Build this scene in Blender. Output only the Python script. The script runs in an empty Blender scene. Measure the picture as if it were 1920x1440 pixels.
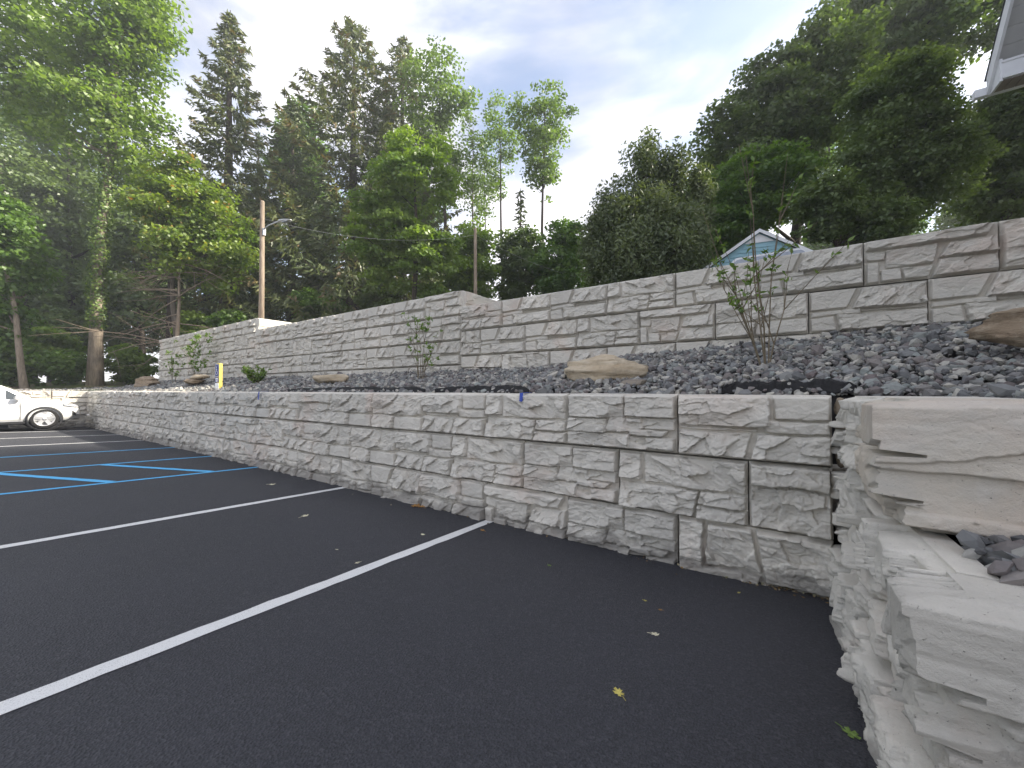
import bpy, bmesh, math, random
import numpy as np
from mathutils import Vector, Matrix

# ------------------------------------------------------------------ camera, sky, sun, exposure
scene = bpy.context.scene
CAM = np.array([-.38, -3.436, 1.385]); YAW = math.radians(34); PITCH = math.radians(.874); FPX = 721.0
cd = bpy.data.cameras.new("camera"); cam = bpy.data.objects.new("camera", cd)
scene.collection.objects.link(cam); scene.camera = cam
cam.location = CAM; cam.rotation_euler = (math.radians(90) + PITCH, 0, YAW)
cd.sensor_width = 36.0; cd.lens = 36.0 * FPX / 1920.0; cd.clip_start = .05; cd.clip_end = 2000

SUN_AZ = math.radians(52)       # clockwise from +Y (the wall's back)
SUN_EL = math.radians(38)
world = bpy.data.worlds.new("World"); scene.world = world; world.use_nodes = True
wn = world.node_tree.nodes; wl = world.node_tree.links; wn.clear()
def wnode(t, **k):
    n = wn.new(t)
    for a, b in k.items(): setattr(n, a, b)
    return n
sky = wnode('ShaderNodeTexSky', sky_type='NISHITA', sun_disc=False, sun_elevation=SUN_EL, sun_rotation=SUN_AZ,
            air_density=1.0, dust_density=1.5, ozone_density=1.2)
bg_sky = wnode('ShaderNodeBackground'); bg_sky.inputs['Strength'].default_value = .075
wl.new(sky.outputs[0], bg_sky.inputs['Color'])
tc = wnode('ShaderNodeTexCoord')
mp = wnode('ShaderNodeMapping'); mp.inputs['Scale'].default_value = (1, 1, 2.2); mp.inputs['Location'].default_value = (.35, .1, 0)
wl.new(tc.outputs['Generated'], mp.inputs['Vector'])
n1 = wnode('ShaderNodeTexNoise'); n1.inputs['Scale'].default_value = 1.7; n1.inputs['Detail'].default_value = 7; n1.inputs['Roughness'].default_value = .52; n1.inputs['Distortion'].default_value = .3
wl.new(mp.outputs[0], n1.inputs['Vector'])
rmp = wnode('ShaderNodeMapRange', interpolation_type='SMOOTHSTEP'); rmp.inputs['From Min'].default_value = .40; rmp.inputs['From Max'].default_value = .62
rmp.inputs['To Min'].default_value = .12
wl.new(n1.outputs['Fac'], rmp.inputs['Value'])
n2 = wnode('ShaderNodeTexNoise'); n2.inputs['Scale'].default_value = 3.1; n2.inputs['Detail'].default_value = 6
wl.new(mp.outputs[0], n2.inputs['Vector'])
crm = wnode('ShaderNodeMapRange'); crm.inputs['From Min'].default_value = .3; crm.inputs['From Max'].default_value = .7; crm.inputs['To Min'].default_value = .34; crm.inputs['To Max'].default_value = .72
wl.new(n2.outputs['Fac'], crm.inputs['Value'])
# thin cloud scatters forward: brighter round the sun
sd = (math.sin(SUN_AZ) * math.cos(SUN_EL), math.cos(SUN_AZ) * math.cos(SUN_EL), math.sin(SUN_EL))
dt = wnode('ShaderNodeVectorMath', operation='DOT_PRODUCT'); dt.inputs[1].default_value = sd
nz = wnode('ShaderNodeVectorMath', operation='NORMALIZE'); wl.new(tc.outputs['Generated'], nz.inputs[0]); wl.new(nz.outputs[0], dt.inputs[0])
mx = wnode('ShaderNodeMath', operation='MAXIMUM'); mx.inputs[1].default_value = 0; wl.new(dt.outputs['Value'], mx.inputs[0])
pw = wnode('ShaderNodeMath', operation='POWER'); pw.inputs[1].default_value = 7; wl.new(mx.outputs[0], pw.inputs[0])
ma = wnode('ShaderNodeMath', operation='MULTIPLY_ADD'); ma.inputs[1].default_value = .7; ma.inputs[2].default_value = 1.0; wl.new(pw.outputs[0], ma.inputs[0])
st = wnode('ShaderNodeMath', operation='MULTIPLY'); wl.new(crm.outputs[0], st.inputs[0]); wl.new(ma.outputs[0], st.inputs[1])
bg_c = wnode('ShaderNodeBackground'); bg_c.inputs['Color'].default_value = (.76, .745, .785, 1); wl.new(st.outputs[0], bg_c.inputs['Strength'])
mixs = wnode('ShaderNodeMixShader'); wl.new(rmp.outputs[0], mixs.inputs[0]); wl.new(bg_sky.outputs[0], mixs.inputs[1]); wl.new(bg_c.outputs[0], mixs.inputs[2])
wo = wnode('ShaderNodeOutputWorld'); wl.new(mixs.outputs[0], wo.inputs[0])

sl = bpy.data.lights.new("sun", 'SUN'); sl.energy = 3.4; sl.angle = math.radians(2.5); sl.color = (1, .93, .80)
so = bpy.data.objects.new("sun", sl); scene.collection.objects.link(so)
so.rotation_euler = Vector(sd).to_track_quat('Z', 'Y').to_euler(); so.location = (10, 20, 30)
vs = scene.view_settings; vs.view_transform = 'Standard'; vs.look = 'None'; vs.exposure = 1.84; vs.gamma = 1; vs.use_curve_mapping = False
scene.cycles.use_denoising = True
scene.cycles.max_bounces = 7; scene.cycles.diffuse_bounces = 4; scene.cycles.glossy_bounces = 3; scene.cycles.transmission_bounces = 4
scene.cycles.sample_clamp_indirect = 6

# ------------------------------------------------------------------ helpers
COL = scene.collection
FW0 = np.array([-math.sin(YAW), math.cos(YAW), 0]); RT = np.array([math.cos(YAW), math.sin(YAW), 0]); UP0 = np.array([0, 0, 1.])
FW = FW0 * math.cos(PITCH) + UP0 * math.sin(PITCH); UP = UP0 * math.cos(PITCH) - FW0 * math.sin(PITCH)
def ray(x, y): return FW + RT * (x - 960) / FPX - UP * (y - 720) / FPX
def at(x, y, D): return CAM + ray(x, y) * D           # a place D metres into the scene along a sight line
def at_y(x, y, Y):
    r = ray(x, y); return CAM + r * ((Y - CAM[1]) / r[1])
def lot_z(x, y): return -.045 - .05 * y + .004 * x
def on_lot(px, py):
    r = ray(px, py); t = -(CAM[2] - (-.045) + .05 * CAM[1] - .004 * CAM[0]) / (r[2] + .05 * r[1] - .004 * r[0])
    return CAM + r * t

def sstep(a, b, x):
    t = np.clip((x - a) / (b - a), 0, 1); return t * t * (3 - 2 * t)
def _hash(i, j, s):
    h = (i.astype(np.int64) * 374761393 + j.astype(np.int64) * 668265263 + int(s) * 2147483647 + 1013904223) & 0xffffffff
    h = ((h ^ (h >> 13)) * 1274126177) & 0xffffffff
    h = (h ^ (h >> 16)) & 0xffffffff
    return h / 4294967295.0
def vnoise(x, y, s=0):
    xi = np.floor(x); yi = np.floor(y); fx = x - xi; fy = y - yi
    fx = fx * fx * (3 - 2 * fx); fy = fy * fy * (3 - 2 * fy)
    a = _hash(xi, yi, s); b = _hash(xi + 1, yi, s); c = _hash(xi, yi + 1, s); d = _hash(xi + 1, yi + 1, s)
    return (a * (1 - fx) + b * fx) * (1 - fy) + (c * (1 - fx) + d * fx) * fy
def fbm(x, y, s=0, o=4):
    r = 0; a = .5; t = 0
    for k in range(o):
        r = r + a * vnoise(x * 2 ** k, y * 2 ** k, s + 17 * k); t += a; a *= .5
    return r / t

def mesh_np(name, V, F, mat, parent=None, smooth=False, tint=None, loc=None):
    """V (n,3); F list of arrays (m,k) of same-size faces"""
    me = bpy.data.meshes.new(name)
    V = np.asarray(V, np.float32)
    if not isinstance(F, list): F = [F]
    F = [np.asarray(f, np.int32) for f in F if len(f)]
    me.vertices.add(len(V)); me.vertices.foreach_set('co', V.ravel())
    idx = np.concatenate([f.ravel() for f in F]); cnt = np.concatenate([np.full(len(f), f.shape[1], np.int32) for f in F])
    me.loops.add(len(idx)); me.loops.foreach_set('vertex_index', idx)
    me.polygons.add(len(cnt)); st_ = np.concatenate([[0], np.cumsum(cnt)[:-1]]).astype(np.int32)
    me.polygons.foreach_set('loop_start', st_); me.polygons.foreach_set('loop_total', cnt)
    me.polygons.foreach_set('use_smooth', np.full(len(cnt), bool(smooth)) if np.isscalar(smooth) else np.asarray(smooth, bool))
    if tint is not None:
        at_ = me.attributes.new('tint', 'FLOAT', 'FACE'); at_.data.foreach_set('value', np.asarray(tint, np.float32))
    me.update(calc_edges=True)
    if mat: me.materials.append(mat)
    return link(name, me, parent, loc)
def link(name, me, parent=None, loc=None):
    o = bpy.data.objects.new(name, me); COL.objects.link(o)
    if parent: o.parent = parent
    if loc is not None: o.location = loc
    return o
def empty(name, loc=(0, 0, 0), rz=0):
    o = bpy.data.objects.new(name, None); COL.objects.link(o); o.location = loc; o.rotation_euler = (0, 0, rz); o.empty_display_size = .2
    return o
def tag(o, label=None, cat=None, group=None, kind=None):
    if label: o['label'] = label
    if cat: o['category'] = cat
    if group: o['group'] = group
    if kind: o['kind'] = kind
    return o
class MB:
    """collects simple solids into one mesh"""
    def __init__(s): s.v = []; s.f = []; s.sm = []
    def add(s, v, f, smooth=False):
        b = len(s.v); s.v += [tuple(map(float, p)) for p in v]; s.f += [tuple(b + i for i in q) for q in f]; s.sm += [smooth] * len(f); return s
    def box(s, c, d, rz=0, rx=0, ry=0, bev=0):
        hx, hy, hz = d[0] / 2, d[1] / 2, d[2] / 2
        M = Matrix.Translation(Vector([float(q) for q in c])) @ Matrix.Rotation(rz, 4, 'Z') @ Matrix.Rotation(ry, 4, 'Y') @ Matrix.Rotation(rx, 4, 'X')
        if bev:
            bm = bmesh.new(); bmesh.ops.create_cube(bm, size=1); bmesh.ops.scale(bm, vec=(d[0], d[1], d[2]), verts=bm.verts)
            bmesh.ops.bevel(bm, geom=bm.edges[:], offset=bev, segments=2, affect='EDGES', profile=.5)
            bm.verts.index_update()
            s.add([M @ v.co for v in bm.verts], [[v.index for v in f.verts] for f in bm.faces]); bm.free(); return s
        P = [M @ Vector((x, y, z)) for z in (-hz, hz) for x, y in ((-hx, -hy), (hx, -hy), (hx, hy), (-hx, hy))]
        return s.add(P, [(3, 2, 1, 0), (4, 5, 6, 7), (0, 1, 5, 4), (1, 2, 6, 5), (2, 3, 7, 6), (3, 0, 4, 7)])
    def tube(s, pts, rad, n=8, caps=True):
        P = [Vector([float(q) for q in p]) for p in pts]; R = rad if hasattr(rad, '__len__') else [rad] * len(P)
        rings = []; ref = Vector((.31, .17, .93)).normalized(); b = len(s.v)
        V = []
        for i, p in enumerate(P):
            t = (P[min(i + 1, len(P) - 1)] - P[max(i - 1, 0)]).normalized()
            r_ = ref if abs(t.dot(ref)) < .95 else Vector((1, 0, 0))
            a = t.cross(r_).normalized(); c = t.cross(a)
            for k in range(n):
                w = 2 * math.pi * k / n; V.append(p + (a * math.cos(w) + c * math.sin(w)) * R[i])
        F = [(i * n + k, i * n + (k + 1) % n, (i + 1) * n + (k + 1) % n, (i + 1) * n + k) for i in range(len(P) - 1) for k in range(n)]
        s.add(V, F, True)
        if caps: 
            s.f.append(tuple(b + k for k in range(n))[::-1]); s.sm.append(False)
            s.f.append(tuple(b + (len(P) - 1) * n + k for k in range(n))); s.sm.append(False)
        return s
    def lathe(s, prof, M, n=28):
        """prof: (radius, axial) about local z"""
        V = []; 
        for r, z in prof:
            for k in range(n):
                w = 2 * math.pi * k / n; V.append(M @ Vector((r * math.cos(w), r * math.sin(w), z)))
        m = len(prof)
        return s.add(V, [(i * n + k, i * n + (k + 1) % n, (i + 1) * n + (k + 1) % n, (i + 1) * n + k) for i in range(m - 1) for k in range(n)], True)
    def build(s, name, mat, parent=None, loc=None):
        me = bpy.data.meshes.new(name); me.from_pydata(s.v, [], s.f); me.update()
        me.polygons.foreach_set('use_smooth', s.sm)
        if mat: me.materials.append(mat)
        return link(name, me, parent, loc)

# ------------------------------------------------------------------ materials
def mat(name):
    m = bpy.data.materials.new(name); m.use_nodes = True; nt = m.node_tree; nt.nodes.clear()
    out = nt.nodes.new('ShaderNodeOutputMaterial'); return m, nt, out
def N(nt, t, ins=None, **k):
    n = nt.nodes.new(t)
    for a, b in k.items(): setattr(n, a, b)
    for a, b in (ins or {}).items():
        if hasattr(b, 'is_linked') or isinstance(b, bpy.types.NodeSocket): nt.links.new(b, n.inputs[a])
        else: n.inputs[a].default_value = b
    return n
def rgb(c): return (c[0], c[1], c[2], 1)
def mixc(nt, f, a, b, blend='MIX'):
    n = nt.nodes.new('ShaderNodeMix'); n.data_type = 'RGBA'; n.blend_type = blend
    for i, v in ((0, f), (6, a), (7, b)):
        if isinstance(v, bpy.types.NodeSocket): nt.links.new(v, n.inputs[i])
        else: n.inputs[i].default_value = v if i == 0 else rgb(v)
    return n.outputs[2]
def ramp(nt, fac, a, b, lo=.0, hi=1.0):
    return N(nt, 'ShaderNodeMapRange', {'Value': fac, 'From Min': a, 'From Max': b, 'To Min': lo, 'To Max': hi}).outputs[0]
def noise(nt, vec, scale, detail=4, rough=.55, dist=0):
    return N(nt, 'ShaderNodeTexNoise', {'Vector': vec, 'Scale': scale, 'Detail': detail, 'Roughness': rough, 'Distortion': dist}).outputs['Fac']
def objco(nt): return N(nt, 'ShaderNodeTexCoord').outputs['Object']
def wpos(nt): return N(nt, 'ShaderNodeNewGeometry').outputs['Position']
def princ(nt, out, col, rough=.7, spec=.3, bump=None, bstr=.3, bdist=.01, metal=0, **k):
    p = N(nt, 'ShaderNodeBsdfPrincipled', {'Roughness': rough, 'Specular IOR Level': spec, 'Metallic': metal})
    if isinstance(col, bpy.types.NodeSocket): nt.links.new(col, p.inputs['Base Color'])
    else: p.inputs['Base Color'].default_value = rgb(col)
    if bump is not None:
        b = N(nt, 'ShaderNodeBump', {'Height': bump, 'Strength': bstr, 'Distance': bdist}); nt.links.new(b.outputs[0], p.inputs['Normal'])
    for a, b in k.items(): p.inputs[a].default_value = b
    nt.links.new(p.outputs[0], out.inputs[0]); return p
def plain(name, c, rough=.6, spec=.3, metal=0, var=.12, scale=8, **k):
    m, nt, out = mat(name); o = wpos(nt)
    f = noise(nt, o, scale, 5); c2 = tuple(q * (1 - var * 2) for q in c); c3 = tuple(min(1, q * (1 + var)) for q in c)
    princ(nt, out, mixc(nt, ramp(nt, f, .3, .7), c2, c3), rough, spec, metal=metal, **k); return m

def concrete(name, tone=1.0, warm=(1, 1, 1)):
    m, nt, out = mat(name); o = wpos(nt); oi = N(nt, 'ShaderNodeObjectInfo').outputs['Random']
    base = mixc(nt, oi, (.58 * tone, .555 * tone, .495 * tone), (.73 * tone, .69 * tone, .61 * tone))
    base = mixc(nt, 1.0, base, warm, 'MULTIPLY'); f1 = noise(nt, o, 2.3, 6, .6); base = mixc(nt, ramp(nt, f1, .35, .7), base, (.55 * tone, .525 * tone, .47 * tone))
    f2 = noise(nt, o, 1.1, 5, .6, .6); base = mixc(nt, ramp(nt, f2, .54, .70, 0, .5), base, (.58, .455, .375))           # pinkish cast in patches
    mp_ = N(nt, 'ShaderNodeMapping', {'Vector': o, 'Scale': (9, 9, 2)}).outputs[0]
    f3 = noise(nt, mp_, 1, 6, .65); base = mixc(nt, ramp(nt, f3, .56, .8, 0, .30), base, (.42, .40, .37))             # water streaks
    f6 = noise(nt, o, 7, 8, .7); base = mixc(nt, ramp(nt, f6, .55, .75, 0, .45), base, (.76, .735, .69))               # lime bloom
    f4 = noise(nt, o, 120, 2); base = mixc(nt, ramp(nt, f4, .70, .75, 0, .7), base, (.14, .135, .13))                 # pinholes
    f7 = noise(nt, o, 160, 3, .7); base = mixc(nt, ramp(nt, f7, .35, .75, 0, .22), base, (.42, .40, .37))             # sandy grain
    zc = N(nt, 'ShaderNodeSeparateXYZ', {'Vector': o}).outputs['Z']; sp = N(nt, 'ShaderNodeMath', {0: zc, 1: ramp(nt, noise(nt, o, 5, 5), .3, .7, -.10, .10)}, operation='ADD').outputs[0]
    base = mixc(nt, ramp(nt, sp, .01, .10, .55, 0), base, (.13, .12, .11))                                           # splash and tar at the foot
    f5 = noise(nt, o, 26, 8, .72)
    b1 = N(nt, 'ShaderNodeMath', {0: f7, 1: .22}, operation='MULTIPLY').outputs[0]; bmp = N(nt, 'ShaderNodeMath', {0: f5, 1: b1}, operation='ADD').outputs[0]
    bm2 = N(nt, 'ShaderNodeMath', {0: bmp, 1: ramp(nt, f4, .68, .75, 0, -.4)}, operation='ADD').outputs[0]
    princ(nt, out, base, .92, .12, bm2, .75, .014); return m
M = {}
M['block'] = concrete('cast_stone'); M['block2'] = concrete('cast_stone_pale', 1.04); M['block4'] = concrete('cast_stone_grey', .84); M['block3'] = concrete('cast_stone_warm', .92, (1.0, .92, .84))

def asphalt():
    m, nt, out = mat('asphalt'); o = wpos(nt)
    f = noise(nt, o, 130, 3, .75); v = N(nt, 'ShaderNodeTexVoronoi', {'Vector': o, 'Scale': 95}); cell = v.outputs['Color']
    sp = N(nt, 'ShaderNodeSeparateColor', {'Color': cell}).outputs[0]
    big = noise(nt, o, .55, 5, .6); mid = noise(nt, o, 3.5, 4)
    c = mixc(nt, ramp(nt, f, .36, .66), (.010, .0105, .0135), (.054, .055, .065))
    c = mixc(nt, ramp(nt, sp, .75, 1.0, 0, .6), c, (.075, .075, .083))
    c = mixc(nt, ramp(nt, big, .4, .75, 0, .4), c, (.044, .0455, .056))
    c = mixc(nt, ramp(nt, mid, .62, .8, 0, .25), c, (.018, .018, .02))
    d = noise(nt, o, 1.4, 6, .7, .8); c = mixc(nt, ramp(nt, d, .68, .8, 0, .45), c, (.075, .073, .072))
    sp2 = N(nt, 'ShaderNodeSeparateColor', {'Color': N(nt, 'ShaderNodeTexVoronoi', {'Vector': o, 'Scale': 38}).outputs['Color']}).outputs[1]
    h = N(nt, 'ShaderNodeMath', {0: v.outputs['Distance'], 1: f}, operation='ADD').outputs[0]
    princ(nt, out, c, .70, .45, h, .8, .006); return m
M['asphalt'] = asphalt()
def paint(name, c):
    m, nt, out = mat(name); o = wpos(nt); f = noise(nt, o, 220, 2); w = noise(nt, o, 6, 5, .7)
    k = N(nt, 'ShaderNodeMath', {0: ramp(nt, f, .56, .66, 0, .75), 1: ramp(nt, w, .4, .7, .3, 1)}, operation='MULTIPLY').outputs[0]
    col = mixc(nt, k, c, (.06, .06, .065)); h = noise(nt, o, 240, 2)
    princ(nt, out, col, .6, .35, h, .5, .004); return m
M['white_paint'] = paint('white_line_paint', (.70, .70, .69)); M['blue_paint'] = paint('blue_line_paint', (.095, .45, .80))

def tinted(name, stops, rough=.85, spec=.2, bscale=40, bstr=.5):
    """colour picked by each piece's own tint"""
    m, nt, out = mat(name); a = N(nt, 'ShaderNodeAttribute', attribute_name='tint').outputs['Fac']
    r = nt.nodes.new('ShaderNodeValToRGB'); nt.links.new(a, r.inputs[0]); el = r.color_ramp.elements
    while len(el) < len(stops): el.new(.5)
    for e, (p, c) in zip(el, stops): e.position = p; e.color = rgb(c)
    o = wpos(nt); f = noise(nt, o, bscale, 4)
    c = mixc(nt, ramp(nt, f, .3, .8, 0, .4), r.outputs[0], (.10, .10, .10))
    princ(nt, out, c, rough, spec, f, bstr, .006); return m
M['gravel'] = tinted('crushed_slate', [(0, (.10, .10, .102)), (.25, (.23, .235, .235)), (.38, (.16, .132, .128)), (.55, (.29, .315, .30)), (.68, (.20, .175, .165)), (.84, (.38, .375, .345)), (1, (.50, .47, .41))])

def leafmat(name, c1, c2, trans=.38, tip=None):
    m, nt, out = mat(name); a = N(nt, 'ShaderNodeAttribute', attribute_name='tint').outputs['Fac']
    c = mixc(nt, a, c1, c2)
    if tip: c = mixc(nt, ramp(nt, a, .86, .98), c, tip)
    d = N(nt, 'ShaderNodeBsdfDiffuse', {'Color': c}); 
    tcol = mixc(nt, 1.0, c, (1.35, 1.45, .55), 'MULTIPLY')
    t = N(nt, 'ShaderNodeBsdfTranslucent', {'Color': tcol})
    mx1 = N(nt, 'ShaderNodeMixShader', {0: trans, 1: d.outputs[0], 2: t.outputs[0]})
    g = N(nt, 'ShaderNodeBsdfGlossy', {'Roughness': .45, 'Color': (1, 1, 1, 1)})
    mx2 = N(nt, 'ShaderNodeMixShader', {0: .035, 1: mx1.outputs[0], 2: g.outputs[0]})
    nt.links.new(mx2.outputs[0], out.inputs[0]); return m
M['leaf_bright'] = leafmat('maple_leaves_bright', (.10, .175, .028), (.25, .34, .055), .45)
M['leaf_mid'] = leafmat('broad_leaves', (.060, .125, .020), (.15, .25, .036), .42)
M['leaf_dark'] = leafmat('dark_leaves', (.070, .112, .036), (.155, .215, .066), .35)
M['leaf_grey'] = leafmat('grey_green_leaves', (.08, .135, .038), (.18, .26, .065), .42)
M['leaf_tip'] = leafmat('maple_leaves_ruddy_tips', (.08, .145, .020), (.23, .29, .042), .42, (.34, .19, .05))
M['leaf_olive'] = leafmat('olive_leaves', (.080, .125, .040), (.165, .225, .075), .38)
M['needle'] = leafmat('spruce_needles', (.040, .070, .030), (.105, .135, .052), .2)
M['needle_light'] = leafmat('spruce_needles_olive', (.055, .085, .036), (.165, .185, .075), .25, (.16, .115, .05))  # lighter olive needles with brown tips
M['ever'] = leafmat('evergreen_sprays', (.070, .098, .048), (.165, .20, .09), .28)
M['ivy'] = leafmat('ivy_leaves', (.05, .11, .02), (.20, .27, .05), .35)
M['twigleaf'] = leafmat('shrub_leaves', (.07, .14, .025), (.19, .28, .06), .4)

def bark(name, c1, c2, sc=1.0):
    m, nt, out = mat(name); o = wpos(nt); mp_ = N(nt, 'ShaderNodeMapping', {'Vector': o, 'Scale': (14 * sc, 14 * sc, 2.2 * sc)}).outputs[0]
    f = noise(nt, mp_, 1, 6, .65); princ(nt, out, mixc(nt, ramp(nt, f, .3, .7), c1, c2), .92, .1, f, .8, .03); return m
M['bark'] = bark('grey_bark', (.075, .062, .050), (.22, .19, .155)); M['bark_dark'] = bark('dark_bark', (.030, .025, .021), (.085, .070, .058))
M['bark_tan'] = bark('tan_bark', (.17, .135, .10), (.36, .30, .235)); M['deadwood'] = bark('dead_branches', (.17, .13, .095), (.36, .29, .22))  # bark_tan is a lighter, tan-coloured bark
M['stem'] = bark('shrub_stems', (.15, .125, .085), (.27, .225, .16), 3); M['pole'] = bark('pole_wood', (.20, .155, .115), (.38, .31, .245), .8)
M['soil'] = plain('bed_soil', (.035, .033, .033), .95, .1, scale=12, var=.3)
def litter():
    m, nt, out = mat('woodland_floor'); o = wpos(nt); f = noise(nt, o, .6, 6, .6); g = noise(nt, o, 9, 6, .7)
    c = mixc(nt, ramp(nt, g, .3, .7), (.045, .033, .022), (.12, .09, .055)); c = mixc(nt, ramp(nt, f, .45, .6), c, mix_g(nt, g))
    princ(nt, out, c, .95, .1, g, .8, .05); return m
def mix_g(nt, g): return mixc(nt, g, (.025, .055, .012), (.10, .15, .03))
M['litter'] = litter()
def rockmat(name, c1, c2, c3):
    m, nt, out = mat(name); o = wpos(nt); mp_ = N(nt, 'ShaderNodeMapping', {'Vector': o, 'Scale': (3, 3, 16)}).outputs[0]
    f = noise(nt, mp_, 1, 7, .62, .5); g = noise(nt, o, 12, 6, .65); c = mixc(nt, ramp(nt, f, .3, .7), c1, c2); c = mixc(nt, ramp(nt, g, .5, .75, 0, .7), c, c3)
    h = N(nt, 'ShaderNodeMath', {0: f, 1: g}, operation='ADD').outputs[0]; princ(nt, out, c, .9, .15, h, .9, .03); return m
M['tan_rock'] = rockmat('tan_sandstone', (.42, .33, .22), (.55, .48, .37), (.30, .25, .19))
M['brown_rock'] = rockmat('brown_weathered_rock', (.19, .14, .095), (.33, .26, .185), (.45, .39, .30))
M['grey_rock'] = rockmat('grey_rock', (.16, .14, .12), (.30, .26, .21), (.11, .10, .09))
M['chink'] = rockmat('tan_chink_stone', (.26, .21, .15), (.36, .31, .24), (.20, .17, .13))
M['fabric'] = plain('black_landscape_fabric', (.010, .010, .011), .75, .3, scale=90, var=.4)
M['tape'] = plain('blue_tape', (.03, .07, .38), .45, .4)
M['metal'] = plain('galvanised_metal', (.52, .53, .54), .4, .5, .7, scale=20)
M['wire'] = plain('cable', (.30, .30, .31), .5, .4)
M['yellow'] = plain('yellow_post_paint', (.72, .56, .13), .5, .4); M['sign_blue'] = plain('sign_blue', (.035, .05, .20), .4, .4); M['sign_white'] = plain('sign_white', (.78, .79, .80), .4, .4, var=.03)
M['siding_blue'] = plain('blue_lap_siding', (.27, .46, .54), .6, .3, var=.05, scale=3); M['trim'] = plain('white_trim', (.78, .79, .82), .5, .3, var=.04, scale=5)
M['soffit'] = plain('grey_vinyl_soffit', (.50, .50, .50), .6, .25, var=.04, scale=4); M['soffit_brown'] = plain('weathered_soffit', (.33, .29, .27), .7, .2, var=.1, scale=6)
M['shingle'] = plain('roof_shingles', (.10, .10, .105), .9, .15, scale=20, var=.3)
def carpaint():
    m, nt, out = mat('white_car_paint'); f = noise(nt, wpos(nt), 5, 3); princ(nt, out, mixc(nt, f, (.60, .595, .575), (.66, .655, .635)), .28, .5, **{'Coat Weight': .8, 'Coat Roughness': .05}); return m
M['car'] = carpaint()
def glassm(name, c):
    m, nt, out = mat(name); f = noise(nt, wpos(nt), 2, 2); princ(nt, out, mixc(nt, f, c, tuple(q * .7 for q in c)), .06, .8); return m
M['glass'] = glassm('tinted_glass', (.03, .04, .045)); M['lens'] = plain('lamp_lens', (.45, .46, .48), .15, .7, .3, var=.1)
M['tyre'] = plain('tyre_rubber', (.022, .021, .021), .85, .2); M['rim'] = plain('alloy', (.60, .60, .61), .3, .5, .6, var=.06); M['plastic'] = plain('black_plastic', (.022, .022, .024), .6, .3)
M['leaf_brown'] = plain('dry_leaf', (.36, .20, .07), .8, .2, var=.25, scale=60); M['leaf_yellow'] = plain('yellow_leaf', (.50, .43, .12), .7, .2, var=.25, scale=60)
M['leaf_pale'] = plain('pale_leaf', (.62, .58, .42), .8, .2, var=.15, scale=60); M['leaf_green'] = plain('fallen_green_leaf', (.16, .24, .06), .7, .2, var=.3, scale=60)

# ------------------------------------------------------------------ the ground
ZB_X = [-26, -13.8, -7.4, -3.9, -1.55, .4, 1.65, 4]; ZB_Z = [1.79, 1.78, 1.75, 1.76, 1.90, 2.04, 2.07, 2.1]
def bed_z(x, y):
    zb = np.interp(x, ZB_X, ZB_Z); t = np.clip((y - .42) / 2.0, 0, 1)
    z = 1.315 + (zb - 1.315) * t ** .95 + .05 * (fbm(np.asarray(x) * 1.1, np.asarray(y) * 1.1, 5) - .5) * sstep(.0, .4, t)
    front = sstep(-.85, -1.30, y) * .475                       # behind the stepped return wall the bed drops a course
    right = np.clip((x - .6), 0, 4) * .10 * sstep(.5, -.5, y)
    return np.where(y < .42, 1.315 - front + right, z)
def terrain(x, y):
    x = np.asarray(x, float); y = np.asarray(y, float)
    back = 2.85 + 1.7 * (1 - np.exp(-np.clip(y - 3, 0, None) / 14)) + .25 * (fbm(x * .25, y * .25, 3) - .5)
    left = 1.35 + .02 * np.clip(-24.5 - x, 0, 30) + .05 * np.clip(y, -4, 40) + .25 * (fbm(x * .4, y * .4, 4) - .5)
    k = np.where(y < 2.951, 1.0, sstep(-24.6, -26.4, x) * sstep(34, 14, y))
    return back * (1 - k) + left * k
def grid_mesh(name, xs, ys, fz, m, kind='structure', parent=None):
    X, Y = np.meshgrid(xs, ys); Z = fz(X, Y); nx, ny = len(xs), len(ys)
    V = np.stack([X, Y, Z], -1).reshape(-1, 3); i = np.arange((ny - 1) * nx).reshape(ny - 1, nx)[:, :-1].ravel()
    o = mesh_np(name, V, np.stack([i, i + 1, i + nx + 1, i + nx], -1), m, parent, smooth=True)
    if kind: o['kind'] = kind
    return o
lot = grid_mesh('parking_lot', np.linspace(-60, 12, 30), np.linspace(-60, .55, 30), lambda x, y: lot_z(x, y), M['asphalt'])
grid_mesh('planting_bed', np.linspace(-24.4, 6, 130), np.linspace(-3.4, 2.9, 40), lambda x, y: np.where((x < .3) & (y < .42), 1.0 - .9 * (y < .3), bed_z(x, y) - .02 - .12 * (x < .5) * (y < .3)) * np.where((x < .3) & (y < .25), 0, 1) + np.where((x < .3) & (y < .25), -.6, 0), M['soil'])
grid_mesh('planting_bed', np.linspace(.13, 1.6, 14), np.linspace(-1.80, -1.30, 8), lambda x, y: .815 + .03 * (fbm(x * 4, y * 4, 2) - .5), M['soil'])
grid_mesh('woodland_ground', np.concatenate([np.linspace(-400, -60, 12), np.linspace(-58, 30, 120), np.linspace(35, 400, 12)]), np.concatenate([np.linspace(2.95, 45, 60), np.linspace(50, 500, 14)]), terrain, M['litter'])
grid_mesh('woodland_ground', np.concatenate([np.linspace(-400, -60, 12), np.linspace(-58, -24.5, 60)]), np.concatenate([np.linspace(-60, -7, 8), np.linspace(-6, 2.95, 24)]),
          lambda x, y: terrain(x, y) * sstep(-6, -2.2, y) + (lot_z(x, y) - .3) * (1 - sstep(-6, -2.2, y)), M['litter'])

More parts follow.
